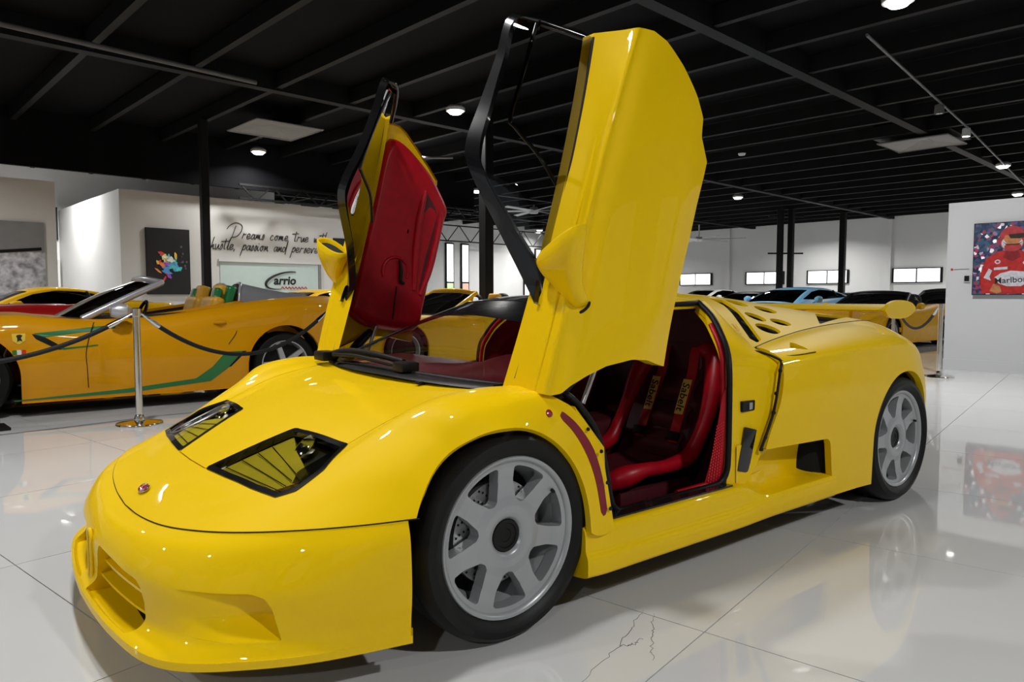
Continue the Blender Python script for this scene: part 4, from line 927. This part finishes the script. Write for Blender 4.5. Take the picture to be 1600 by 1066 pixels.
dpoly('painted_bar', [(.26, .345), (.42, .355), (.42, .39), (.26, .38)], 'patch_white', 6)
dpoly('painted_chest_patch', [(.27, .245), (.34, .30), (.46, .335), (.60, .32), (.68, .27), (.66, .17), (.58, .12), (.42, .12), (.32, .16)], 'patch_white', 6)
dpoly('painted_badge', ell(.64, .44, .05, .028), 'patch_white', 6)
make('painted_lettering', xf(textm('Marlboro', .115, extr=.0003, bold=.001), Matrix.Rotation(RT, 4, 'Z') @ frame((XP-.0605, .42-.49, 1.085+.205), (0, -1, .06), (0, 0, 1))), 'ink', dp, False)
dpoly('painted_glove', [(.22, .06), (.26, .16), (.34, .12), (.36, .04), (.30, .0+.02)], 'face_tan', 7)
wt_ = tag(make('wall_tag', hbox(XP-.02, XP-.003, .455, .535, 1.27, 1.37), 'patch_white', None, False), 'small white square tag on the partition beside the racing painting', 'tag')
make('tag_face', hbox(XP-.0215, XP-.02, .465, .525, 1.28, 1.36), 'column_black', wt_, False)
cap = tag(make('wall_caption', hbox(XP-.006, XP-.003, .47, .66, 1.452, 1.458), 'pipe_grey', None, False), 'thin grey caption line with a red mark on the white partition', 'caption')
make('caption_mark', H(lathe([(0, -.004), (.016, -.003), (.018, 0)], 14, 'x', (XP-.004, .69, 1.455))), 'logo_red', cap)
# columns
def column(x, y, wd, label, r=False):
    o = tag(make('steel_column', H(rbox(x-wd/2, x+wd/2, y-wd/2, y+wd/2, .02, 4.48, .012, 1)), 'column_black', None, False), label, 'column')
    make('column_foot', H(box(x-wd/2-.06, x+wd/2+.06, y-wd/2-.06, y+wd/2+.06, 0, .02)), 'column_black', o, False); return o
column(-.70, 4.56, .20, 'black steel column cut by the left edge of the picture')
column(3.9, 11.95, .15, 'slim black column in front of the lettered grey wall')
column(7.3, 7.5, .20, 'black column standing between the two raised doors')
pa = column(25.73, 10.82, .20, 'left black post of the close pair by the far wall')
column(26.04, 10.53, .20, 'right black post of the close pair by the far wall')
column(28.64, 9.57, .22, 'lone black post in front of a far window')
for z in (2.75, 4.2): make('column_bracket', H(bar((25.4, 11.15, z), (26.4, 10.2, z), .06)), 'column_black', pa, False)
# ceiling fixtures
NAMES = ['to the left of the near raised door', 'above the lettered wall between the ceiling panel and column', 'at the far left above the grey wall', 'largest, at the top edge on the right', 'right of the near raised door above the blue car', 'just above the white partition, upper of two', 'between the raised doors beside the fan', 'above the far raised door mirror by the truss', 'touching the top of the white partition', 'small and far, beside the near door mirror']
for (x, y), nm in zip(SEEN, NAMES):
    p = RM(x, y, CEIL)
    o = tag(make('ceiling_downlight', lathe([(.145, 0), (.17, .0), (.175, .05), (.12, .10), (0, .10)], 28, 'z', p), 'lamp_ring', None), 'round glowing downlight %s' % nm, 'downlight', 'hall downlights')
    make('lamp_lens', lathe([(0, -.055), (.10, -.045), (.145, 0)], 28, 'z', p), 'lamp_disc', o)
    make('lamp_stem', lathe([(.012, .08), (.012, .35)], 8, 'z', p), 'joist_black', o)
def panel(x, y, label):
    o = tag(make('ceiling_panel', H(M([(x-.68, y-.68, 4.38), (x+.68, y-.68, 4.38), (x+.68, y+.68, 4.38), (x-.68, y+.68, 4.38), (x, y, 4.46)], [(0, 4, 1), (1, 4, 2), (2, 4, 3), (3, 4, 0)])), 'diffuser_grey', None, False), label, 'air diffuser')
    make('panel_rim', H(tube([(x-.68, y-.68, 4.38), (x+.68, y-.68, 4.38), (x+.68, y+.68, 4.38), (x-.68, y+.68, 4.38), (x-.68, y-.68, 4.38)], .02, 4)), 'diffuser_grey', o); return o
panel(5.1, 11.35, 'square grey ceiling panel over the lettered wall')
p2 = panel(15.85, 2.85, 'square pale ceiling panel under a black box at the upper right')
make('air_handler', hbox(15.05, 16.7, 2.0, 3.7, 4.39, 5.35) if False else hbox(15.1, 16.6, 2.1, 3.6, 4.47, 4.75), 'column_black', p2, False)
def fan(x, y, z, L, n, label, a0):
    o = thing('ceiling_fan', label, 'fan', RM(x, y, z))
    make('fan_hub', lathe([(0, -.12), (.16, -.11), (.2, 0), (.14, .12), (0, .13)], 24, 'z'), 'fan_white', o)
    make('fan_rod', lathe([(.03, .1), (.03, 4.75-z)], 10, 'z'), 'fan_white', o)
    for k in range(n):
        b = xf(box(.15, L, -.09, .09, -.02, .0), Matrix.Rotation(a0+2*math.pi*k/n, 4, 'Z') @ Matrix.Rotation(.18, 4, 'X')); make('fan_blade', b, 'fan_white', o, False)
fan(18.0, 16.8, 4.3, 1.75, 6, 'large white six-blade fan seen between the raised doors', .25)
fan(29.5, 16.8, 3.85, 2.2, 6, 'white fan low under the ceiling right of the near raised door', .0)
def pipe(pts, r, label): return tag(make('ceiling_pipe', H(tube(pts, r, 8)), 'pipe_grey'), label, 'pipe')
pipe([(-2, 8.15, 4.36), (3.4, 8.45, 4.36)], .035, 'pale pipe crossing the dark ceiling at the upper left')
pipe([(7.6, 12.3, 4.3), (9.2, 10.8, 4.3)], .03, 'pale pipe stub beside the tip of the far raised door')
pipe([(8.2, 1.2, 4.4), (14.9, 1.75, 4.4), (27, 2.9, 4.4)], .02, 'thin light track running down the ceiling at the upper right')
sd = tag(make('smoke_detector', lathe([(0, -.05), (.07, -.04), (.09, 0)], 16, 'z', RM(14.2, 6.2, 4.42)), 'fan_white'), 'small white ceiling detector right of the near raised door', 'detector')
for k, (x, y, nm) in enumerate([(14.96, 1.78, 'lit round spotlight head on the ceiling track'), (12.6, 1.6, 'dark spotlight head on the ceiling track above the lit one')]):
    p = RM(x, y, 4.25); o = tag(make('track_spotlight', lathe([(0, .16), (.07, .14), (.08, 0), (.07, -.02)], 16, 'z', p), 'pipe_grey' if k else 'lamp_ring'), nm, 'spotlight')
    make('spot_lens', lathe([(0, -.015), (.07, -.01)], 16, 'z', p), 'lamp_disc' if k == 0 else 'chrome', o)
# rope barrier
def stanchion(x, y, label):
    o = thing('rope_stanchion', label, 'stanchion', RM(x, y, 0), RT, 'barrier posts')
    make('stanchion_base', lathe([(0, .045), (.03, .045), (.12, .030), (.175, .022), (.18, .012), (.178, 0), (0, 0)], 40, 'z'), 'brass_pol', o)
    make('stanchion_post', lathe([(.028, .03), (.028, .90), (.034, .905), (.034, .965), (.028, .972), (0, .975)], 24, 'z'), 'brass_pol', o)
    make('stanchion_collar', lathe([(.040, .03), (.045, .05), (.028, .09)], 24, 'z'), 'brass_pol', o)
def rope(a, b, sag, label):
    a, b = np.array(RM(*a)), np.array(RM(*b)); d = (b-a)/np.linalg.norm((b-a)[:2]); t = np.linspace(0, 1, 40)
    P = a+(b-a)*t[:, None]; P[:, 2] -= sag*(1-(2*t-1)**2)
    o = tag(make('barrier_rope', tube(P[3:-3], .019, 10), 'rope_black'), label, 'rope', 'barrier ropes')
    for e in (P[:4], P[::-1][:4]): make('rope_end', tube(e, [.008, .012, .021, .021], 8), 'chrome', o)
Z = .925
stanchion(.28, 3.96, 'polished steel barrier post on a round base in front of the yellow roadster')
S2 = (2.28, 4.33)
stanchion(*S2, 'polished barrier post half hidden beside the far raised door')
rope((.25, 3.96, Z), (-2.1, 4.1, Z), .36, 'black barrier rope sagging left from the polished post')
rope((.32, 3.97, Z), (S2[0]-.03, S2[1], Z), .40, 'black barrier rope sagging between the two posts across the roadster')
stanchion(8.99, .46, 'polished barrier post beside the end of the white partition')
stanchion(11.7, 1.93, 'polished barrier post behind the rear wing end plate')
rope((8.99, .49, Z), (11.7, 1.90, Z), .34, 'black barrier rope in front of the yellow car at the right')
# ---------------------------------------------------------------- the other cars
mat('roadster_yellow', (.64, .285, .0), .5, coat=.6, spec=.12, noise=.02, ns=3)
mat('coupe_yellow', (.74, .42, .0), .5, coat=.6, spec=.12, noise=.02, ns=3)
mat('car_red', (.55, .012, .012), .34, coat=1., noise=.02)
mat('car_blue', (.16, .36, .55), .34, coat=1., noise=.02)
mat('car_white', (.62, .63, .63), .34, coat=1., noise=.02)
mat('car_black', (.012, .012, .014), .3, coat=1., noise=.1)
mat('car_gold', (.70, .36, .0), .5, coat=.6, spec=.12, noise=.05)
mat('stripe_green', (.004, .16, .035), .35, coat=.8, noise=.05)
mat('silver_trim', (.50, .50, .52), .3, metal=.5, coat=.4, noise=.04)
mat('butt_grey', (.22, .23, .25), .35, coat=.5, noise=.05)
mat('seat_yellow', (.70, .36, .02), .45, noise=.08)
mat('shield_yellow', (.75, .55, .05), .4, noise=.03)
mat('flag_white', (.7, .7, .7), .4, noise=.02)
mat('cab_dark', (.02, .02, .022), .6, noise=.2)
glassmat('car_glass', (.10, .12, .11))
BX = [-.95, -.90, -.70, -.35, 0, .40, .65, 1.0, 1.5, 2.0, 2.4, 2.75, 3.1, 3.4, 3.52]
def car_body(zsh, wid=.95, nose=.0):
    zs = lambda x: np.interp(x, *zip(*zsh))
    N = []
    for x in BX:
        e = np.interp(x, [-.95, -.9, -.7, -.35, 0], [.55, .68, .88, .97, 1.0]) if x < 0 else np.interp(x, [2.75, 3.1, 3.4, 3.52], [1, .97, .86, .72])
        k = np.interp(x, [-.95, -.90, -.8], [.55, .9, 1]) if x < 0 else np.interp(x, [3.4, 3.52], [1, .78])
        z = zs(x); zc = z-np.interp(x, [-.9, 0, 1, 2.5, 3.4], [.0, .07, .0, .02, .02]); m = .42
        up = lambda zz: m+(zz-m)*k
        N.append([(x, 0, up(zc)), (x, .35*e, up(zc)), (x, .62*e, up(z-.012)), (x, .78*e, up(z)), (x, .885*e*wid/.95, up(z-.055)), (x, .94*e*wid/.95, up(z-.16)), (x, wid*e, up(.50)), (x, (wid-.012)*e, up(.30)), (x, (wid-.03)*e, up(.13))])
    return N
def car_wheels(root, wb, R=.345, det=False, spoke='silver_trim', w0=.93):
    for cx in (0, wb):
        for s in (-1, 1):
            y0 = s*w0; S = lambda rows: [(r, y0-s*d) for r, d in rows]; c = (cx, 0, R)
            wh = bpy.data.objects.new('road_wheel', None); COL.objects.link(wh); wh.parent = root
            make('tyre', lathe(S([(R-.10, .02), (R-.09, .0), (R-.03, -.006), (R-.006, .02), (R, .05), (R, .2), (R-.05, .24)]), 40, 'y', c), 'rubber', wh)
            make('rim', lathe(S([(R-.09, .02), (R-.095, .0), (R-.105, .004), (R-.115, .05), (R-.12, .14), (0, .15)]), 40, 'y', c), spoke, wh)
            make('wheel_dish', lathe(S([(R-.13, .06), (0, .06)]), 24, 'y', c), 'void', wh)
            if det:
                for k in range(5):
                    a = 2*math.pi*k/5+math.pi/2+.3; d = np.array([math.cos(a), 0, math.sin(a)]); n_ = np.array([-math.sin(a), 0, math.cos(a)]); o = np.array([cx, y0-s*.02, R])
                    V = [o+d*r+n_*h for r, h in ((.03, -.03), (.03, .03), (R-.12, .022), (R-.10, .038), (R-.10, -.038), (R-.12, -.022))]; V2 = [v-np.array([0, s*.035, 0]) for v in V]
                    make('rim_spoke', M(V+V2, [tuple(range(6)), tuple(range(6, 12))[::-1]]+[(i, i+6, (i+1) % 6+6, (i+1) % 6) for i in range(6)]), spoke, wh, False)
                make('wheel_cap', lathe(S([(0, .005), (.03, .008), (.036, .02)]), 20, 'y', c), 'shield_yellow', wh)
def sports_car(name, label, loc, rz, paint, open_top, zsh, wb=2.75, det=False, group=None, seat='black_trim', frame_m=None, arch_r=.385):
    root = thing(name, label, 'car', loc, rz, group)
    g = gridm(net(full(car_body(zsh)), 100, 97))
    if g.N[len(g.N)//2][2] < 0: g = gridm(net(full(car_body(zsh)), 100, 97), True)
    zs = lambda x: np.interp(x, *zip(*zsh))
    for cx in (0, wb):
        g = clip(g, lambda V: np.where(V[:, 2] > .36, np.hypot(V[:, 0]-cx, V[:, 2]-.36), np.abs(V[:, 0]-cx))-arch_r+1.5*np.maximum(0, .75-np.abs(V[:, 1])))
    CAB = [(1.02, -.5), (1.02, .60), (1.15, .66), (2.3, .66), (2.42, .6), (2.42, -.5)]
    if open_top: g = clip(g, lambda V: np.where(V[:, 2] > .6, -sdpoly(top(V), CAB), 1))
    make('body_shell', flange(g, .03), paint, root)
    make('floor_pan', prism([(-.8, -.8), (3.3, -.8), (3.3, .8), (-.8, .8)], .12, .15), 'void', root, False)
    for cx in (0, wb):
        for s in (-1, 1):
            a = np.linspace(0, math.pi, 17); G = np.array([[(cx+(arch_r+.01)*math.cos(k), s*y, .36+(arch_r+.01)*math.sin(k)) for k in a] for y in (.91, .6)]); mm = gridm(G); mm.N *= 0; make('wheel_well', mm, 'void', root)
    car_wheels(root, wb, det=det)
    fm = frame_m or 'black_trim'
    if open_top:
        make('cabin_tub', M([(1.0, -.68, .45), (2.45, -.68, .45), (2.45, .68, .45), (1.0, .68, .45), (1.0, -.68, .86), (2.45, -.68, .95), (2.45, .68, .95), (1.0, .68, .86)], [(0, 1, 2, 3), (0, 4, 5, 1), (1, 5, 6, 2), (2, 6, 7, 3), (3, 7, 4, 0)]), 'cab_dark', root, False)
        for y in (-.36, .36):
            so = make('seat_back', xf(rbox(-.07, .07, -.24, .24, -.30, .24, .06, 3), Matrix.Translation((2.12, y, .83)) @ Matrix.Rotation(.28, 4, 'Y')), seat, root)
            make('head_rest', xf(rbox(-.06, .06, -.12, .12, -.09, .09, .04, 3), Matrix.Translation((2.24, y, 1.10)) @ Matrix.Rotation(.28, 4, 'Y')), seat, so)
            make('roll_hoop', tube([(2.42, y-.17, .93), (2.42, y-.14, 1.12), (2.42, y, 1.17), (2.42, y+.14, 1.12), (2.42, y+.17, .93)], .035, 10, 24), 'cab_dark', root)
        b0 = [(.93, .74, .865), (.80, .4, .87), (.74, 0, .875)]; t0_ = [(1.62, .60, 1.20), (1.53, .34, 1.235), (1.50, 0, 1.245)]
        sg = gridm(net(full([[p for p in r[::-1]] for r in (b0, [tuple((np.array(a)+np.array(b))/2+[0, .02, .025]) for a, b in zip(b0, t0_)], t0_)]), 12, 25))
        make('windscreen', sg, 'car_glass', root)
        for s in (-1, 1):
            make('screen_pillar', tube([(x, s*w_, z) for x, w_, z in ((.90, .75, .855), (1.28, .685, 1.045), (1.62, .605, 1.205))], .034, 8, 16), fm, root)
        make('screen_header', tube([(1.62, -.60, 1.205), (1.53, -.34, 1.24), (1.50, 0, 1.25), (1.53, .34, 1.24), (1.62, .60, 1.205)], .032, 8, 30), fm, root)
        sw = make('steering_wheel', xf(tube([(.17*math.cos(a), .17*math.sin(a), 0) for a in np.linspace(0, 6.28, 24)], .016, 8), frame((1.45, -.36, .86), (0, 1, 0), (.4, 0, .9))), 'black_trim', root)
        make('dashboard', rbox(.95, 1.32, -.66, .66, .66, .87, .05, 2), 'cab_dark', root)
    else:
        RX = [(.72, .86, .74), (1.0, 1.0, .70), (1.35, 1.15, .62), (1.7, 1.215, .58), (2.1, 1.20, .57), (2.5, 1.12, .58), (2.9, 1.02, .60), (3.25, .97, .60)]
        N = []
        for x, zc, w_ in RX:
            zb = zs(x)-.02; N.append([(x, 0, zc), (x, w_*.55, zc-.008), (x, w_*.88, zc-.03), (x, w_, max(zb, zc-.09)), (x, (w_+.80)/2, max(zb, zc*.45+zb*.55-.02)), (x, .80, zb)])
        h = gridm(net(full(N), 80, 81))
        if h.N[len(h.N)//2][2] < 0: h = gridm(net(full(N), 80, 81), True)
        SG = [(1.05, .93), (1.45, 1.10), (1.75, 1.155), (2.1, 1.14), (2.55, 1.05), (2.62, 1.0), (2.3, .97), (1.5, .92)]
        sidew = lambda V: np.where(np.abs(V[:, 1]) > .50, sdpoly(side(V), SG), -1)
        BP = lambda V: .03-np.abs(V[:, 0]-2.2+.25*(V[:, 2]-1))
        wsf = lambda V: np.minimum(np.minimum(V[:, 0]-.76, 1.34+.10*np.abs(V[:, 1])-V[:, 0]), .57-.06*(V[:, 0]-.7)-np.abs(V[:, 1])+(1.15-V[:, 2])*.35)
        rwf = lambda V: np.minimum(np.minimum(V[:, 0]-2.38, 3.05-V[:, 0]), .46-np.abs(V[:, 1]))
        gl = clip(h, sidew); bd = clip(h, lambda V: -sidew(V))
        ws_ = clip(bd, wsf); bd = clip(bd, lambda V: -wsf(V)); rw = clip(bd, rwf); bd = clip(bd, lambda V: -rwf(V))
        make('roof_shell', bd, paint, root)
        for s in (-1, 1): make('side_window', off(clip(gl, lambda V: V[:, 1]*s), -.004), 'car_glass', root); make('window_post', tube([(2.24, s*.70, .95), (2.16, s*.60, 1.14)], .022, 6), 'black_trim', root)
        make('windscreen', off(ws_, -.004), 'car_glass', root); make('rear_window', off(rw, -.004), 'car_glass', root)
        make('cabin_tub', rbox(.95, 2.5, -.62, .62, .5, .90, .05), 'cab_dark', root)
        for y in (-.35, .35): make('seat_back', xf(rbox(-.07, .07, -.22, .22, -.3, .27, .06, 2), Matrix.Translation((1.95, y, .80)) @ Matrix.Rotation(.28, 4, 'Y')), seat, root)
    for s in (-1, 1):
        mo = make('door_mirror', lathe([(0, -.09), (.05, -.08), (.075, -.02), (.07, .05), (.03, .085), (0, .09)], 18, 'x', (1.18, s*1.0, .93)), fm if frame_m else paint, root)
        make('mirror_stalk', tube([(1.18, s*.86, .86), (1.18, s*.95, .90)], .02, 8), fm if frame_m else paint, mo)
        lm = clip(g, lambda V: np.where(V[:, 2] > .5, sdpoly(top(V), [(-.72, .55), (-.45, .62), (-.2, .74), (-.32, .80), (-.6, .74)]), -1)); lm = clip(lm, lambda V: V[:, 1]*s)
        if lm.F: make('headlamp', off(lm, .003), 'car_glass', root)
        make('tail_lamp', lathe([(0, .03), (.06, .025), (.075, 0)], 20, 'x', (3.50, s*.50, .68)), 'car_red', root)
    return root, g
ZR = [(-.95, .60), (-.7, .70), (-.35, .83), (0, .885), (.37, .905), (.63, .875), (1.0, .852), (1.5, .87), (1.9, .925), (2.4, 1.005), (2.75, 1.045), (3.1, 1.065), (3.4, 1.05), (3.52, 1.0)]
ZC = [(-.95, .58), (-.7, .66), (-.35, .78), (0, .84), (.4, .86), (.65, .85), (1.0, .85), (1.5, .87), (2.0, .91), (2.4, .95), (2.75, .965), (3.1, .965), (3.4, .95), (3.52, .92)]
_r = None
ro, g = sports_car('open_roadster', 'yellow open roadster with green stripes and a silver windscreen frame behind the barrier rope', RM(-.648, 6.005), math.radians(-1), 'roadster_yellow', True, ZR, det=True, seat='seat_yellow', frame_m='silver_trim', arch_r=.40)
fine = gridm(net(near(car_body(ZR)), 420, 300))
if fine.N[210*300+230][1] > 0: fine = gridm(net(near(car_body(ZR)), 420, 300), True)
for s, nm in ((-1, 'near'),):
    def boxed(poly):
        P = np.array(poly); lo, hi = P.min(0)-.03, P.max(0)+.03; q = side(fine.V); ok = ((q > lo) & (q < hi)).all(1) & (np.abs(fine.V[:, 1]) > .7)
        return tidy(M(fine.V, [f for f in fine.F if ok[f[0]]], fine.N))
    def decal(name, poly, m_, d=.003):
        q = clip(boxed(poly), lambda V: sdpoly(side(V), poly)); make(name, flange(off(q, d), .004), m_, ro) if q.F else None
    decal('sill_stripe', [(.34, .155), (1.23, .195), (1.84, .25), (2.0, .36), (2.13, .505), (2.30, .505), (2.14, .33), (1.98, .215), (1.23, .155), (.34, .148)], 'stripe_green')
    decal('stripe_dark_edge', [(2.08, .34), (2.20, .505), (2.34, .505), (2.18, .35)], 'black_trim', .002)  # black band along the rear edge of the rising green stripe
    decal('vent_stripe', [(.50, .74), (1.15, .80), (1.15, .77), (.58, .705)], 'stripe_green')
    decal('vent_stripe', [(.70, .602), (1.0, .625), (1.0, .612), (.72, .588)], 'stripe_green')
    decal('wing_vent', [(.49, .738), (.58, .71), (.74, .60), (.69, .588), (.52, .69)], 'black_trim', .002)
    decal('wing_shield', [(.345, .742), (.445, .742), (.44, .68), (.395, .645), (.35, .68)], 'shield_yellow', .004)
    decal('wing_emblem', [(.375, .725), (.40, .735), (.425, .725), (.41, .705), (.425, .67), (.40, .685), (.38, .66), (.385, .70)], 'ink', .006)
    decal('flag_green', [(.345, .60), (.378, .60), (.378, .558), (.345, .558)], 'stripe_green', .004)
    decal('flag_white', [(.378, .60), (.411, .60), (.411, .558), (.378, .558)], 'flag_white', .004)
    decal('flag_red', [(.411, .60), (.444, .60), (.444, .558), (.411, .558)], 'car_red', .004)
    wz = lambda z: np.interp(z, [.2, .4, .5, .7, .85, .9], [.935, .945, .952, .947, .90, .86])
    make('door_gap', tube([(x, s*(wz(z)+.001), z) for x, z in ((.975, .83), (.93, .70), (.90, .55), (.905, .40), (.91, .23))], .004, 5, 24), 'ink', ro)
    make('door_gap', tube([(x, s*(wz(z)+.001), z) for x, z in ((2.16, .87), (2.25, .80), (2.24, .70), (2.16, .58))], .004, 5, 24), 'ink', ro)
    make('door_handle', tube([(2.02, s*.948, .80), (2.08, s*.957, .805), (2.14, s*.945, .805)], [.008, .022, .01], 8, 12), 'roadster_yellow', ro)
    wz = wz
for s in (-1, 1):
    # grey flying buttress behind each seat
    bt = net(np.array([[(2.38, s*.58, 1.0), (2.40, s*.54, 1.12), (2.44, s*.45, 1.20), (2.46, s*.25, 1.20), (2.46, s*.12, 1.02)], [(2.8, s*.60, 1.03), (2.8, s*.56, 1.09), (2.8, s*.46, 1.13), (2.8, s*.28, 1.13), (2.8, s*.16, 1.03)], [(3.28, s*.62, 1.05), (3.28, s*.56, 1.055), (3.28, s*.46, 1.06), (3.28, s*.3, 1.06), (3.28, s*.2, 1.045)]], float), 16, 20)
    bm2 = gridm(bt); bm2.N *= 0; bo = make('rear_buttress', bm2, 'butt_grey', ro)
    make('buttress_edge', tube([(2.38, s*.585, 1.0), (2.40, s*.545, 1.12), (2.44, s*.45, 1.205), (2.46, s*.25, 1.205)], .015, 6, 20), 'silver_trim', bo)
    make('seat_bolster', xf(rbox(-.05, .05, -.10, .10, -.2, .13, .04, 3), Matrix.Translation((2.30, s*.46, 1.05)) @ Matrix.Rotation(.25, 4, 'Y')), 'stripe_green', ro)
    make('seat_bolster', xf(rbox(-.04, .04, -.08, .08, -.2, .13, .035, 3), Matrix.Translation((2.17, s*.46, 1.03)) @ Matrix.Rotation(.25, 4, 'Y')), 'stripe_green', ro)
G_ = 'parked cars in the hall'
sports_car('parked_coupe', 'yellow coupe whose roof shows behind the striped roadster at the left edge', RM(-.75, 10.9), RT, 'coupe_yellow', False, ZC, group=G_)
sports_car('parked_spider', 'red open car wedged between the striped roadster and the yellow coupe', RM(-2.6, 8.35), RT-.05, 'car_red', True, ZC, group=G_)
sports_car('parked_coupe', 'yellow coupe behind the roadster tail beside the far raised door', RM(4.35, 11.5), RT+.12, 'coupe_yellow', False, ZC, group=G_)
sp_, _ = sports_car('parked_spider', 'yellow open car with dark windscreen seen between the two raised doors', RM(4.15, 6.5), RT, 'coupe_yellow', True, ZC, group=G_, seat='seat_yellow', frame_m='coupe_yellow'); sp_.scale = (.95, .95, .93)
sports_car('parked_coupe', 'white coupe roof showing right of the near raised door', RM(21.7, 13.1), RT-.3, 'car_white', False, ZC, group=G_)[0].scale = (1.12, 1.12, 1.12)
sports_car('parked_coupe', 'black coupe between the white roof and the light blue coupe', RM(17.3, 8.75), RT-.2, 'car_black', False, ZC, group=G_)
sports_car('parked_coupe', 'light blue coupe parked beyond the rear wing', RM(14.45, 6.2), RT-.25, 'car_blue', False, ZC, group=G_)[0].scale = (1.1, 1.08, 1.07)
sports_car('parked_coupe', 'small dark coupe far off behind the light blue coupe', RM(24.9, 8.5), RT, 'car_black', False, ZC, group=G_)
sports_car('parked_spider', 'gold yellow open car behind the rear wing end plate', RM(13.65, 3.5), RT-.06, 'car_gold', True, ZC, group=G_, seat='black_trim')[0].scale = (1, 1, .93)
sports_car('parked_spider', 'orange yellow open car partly hidden by the white partition', RM(18.9, 3.3), RT+.1, 'roadster_yellow', True, ZC, group=G_)
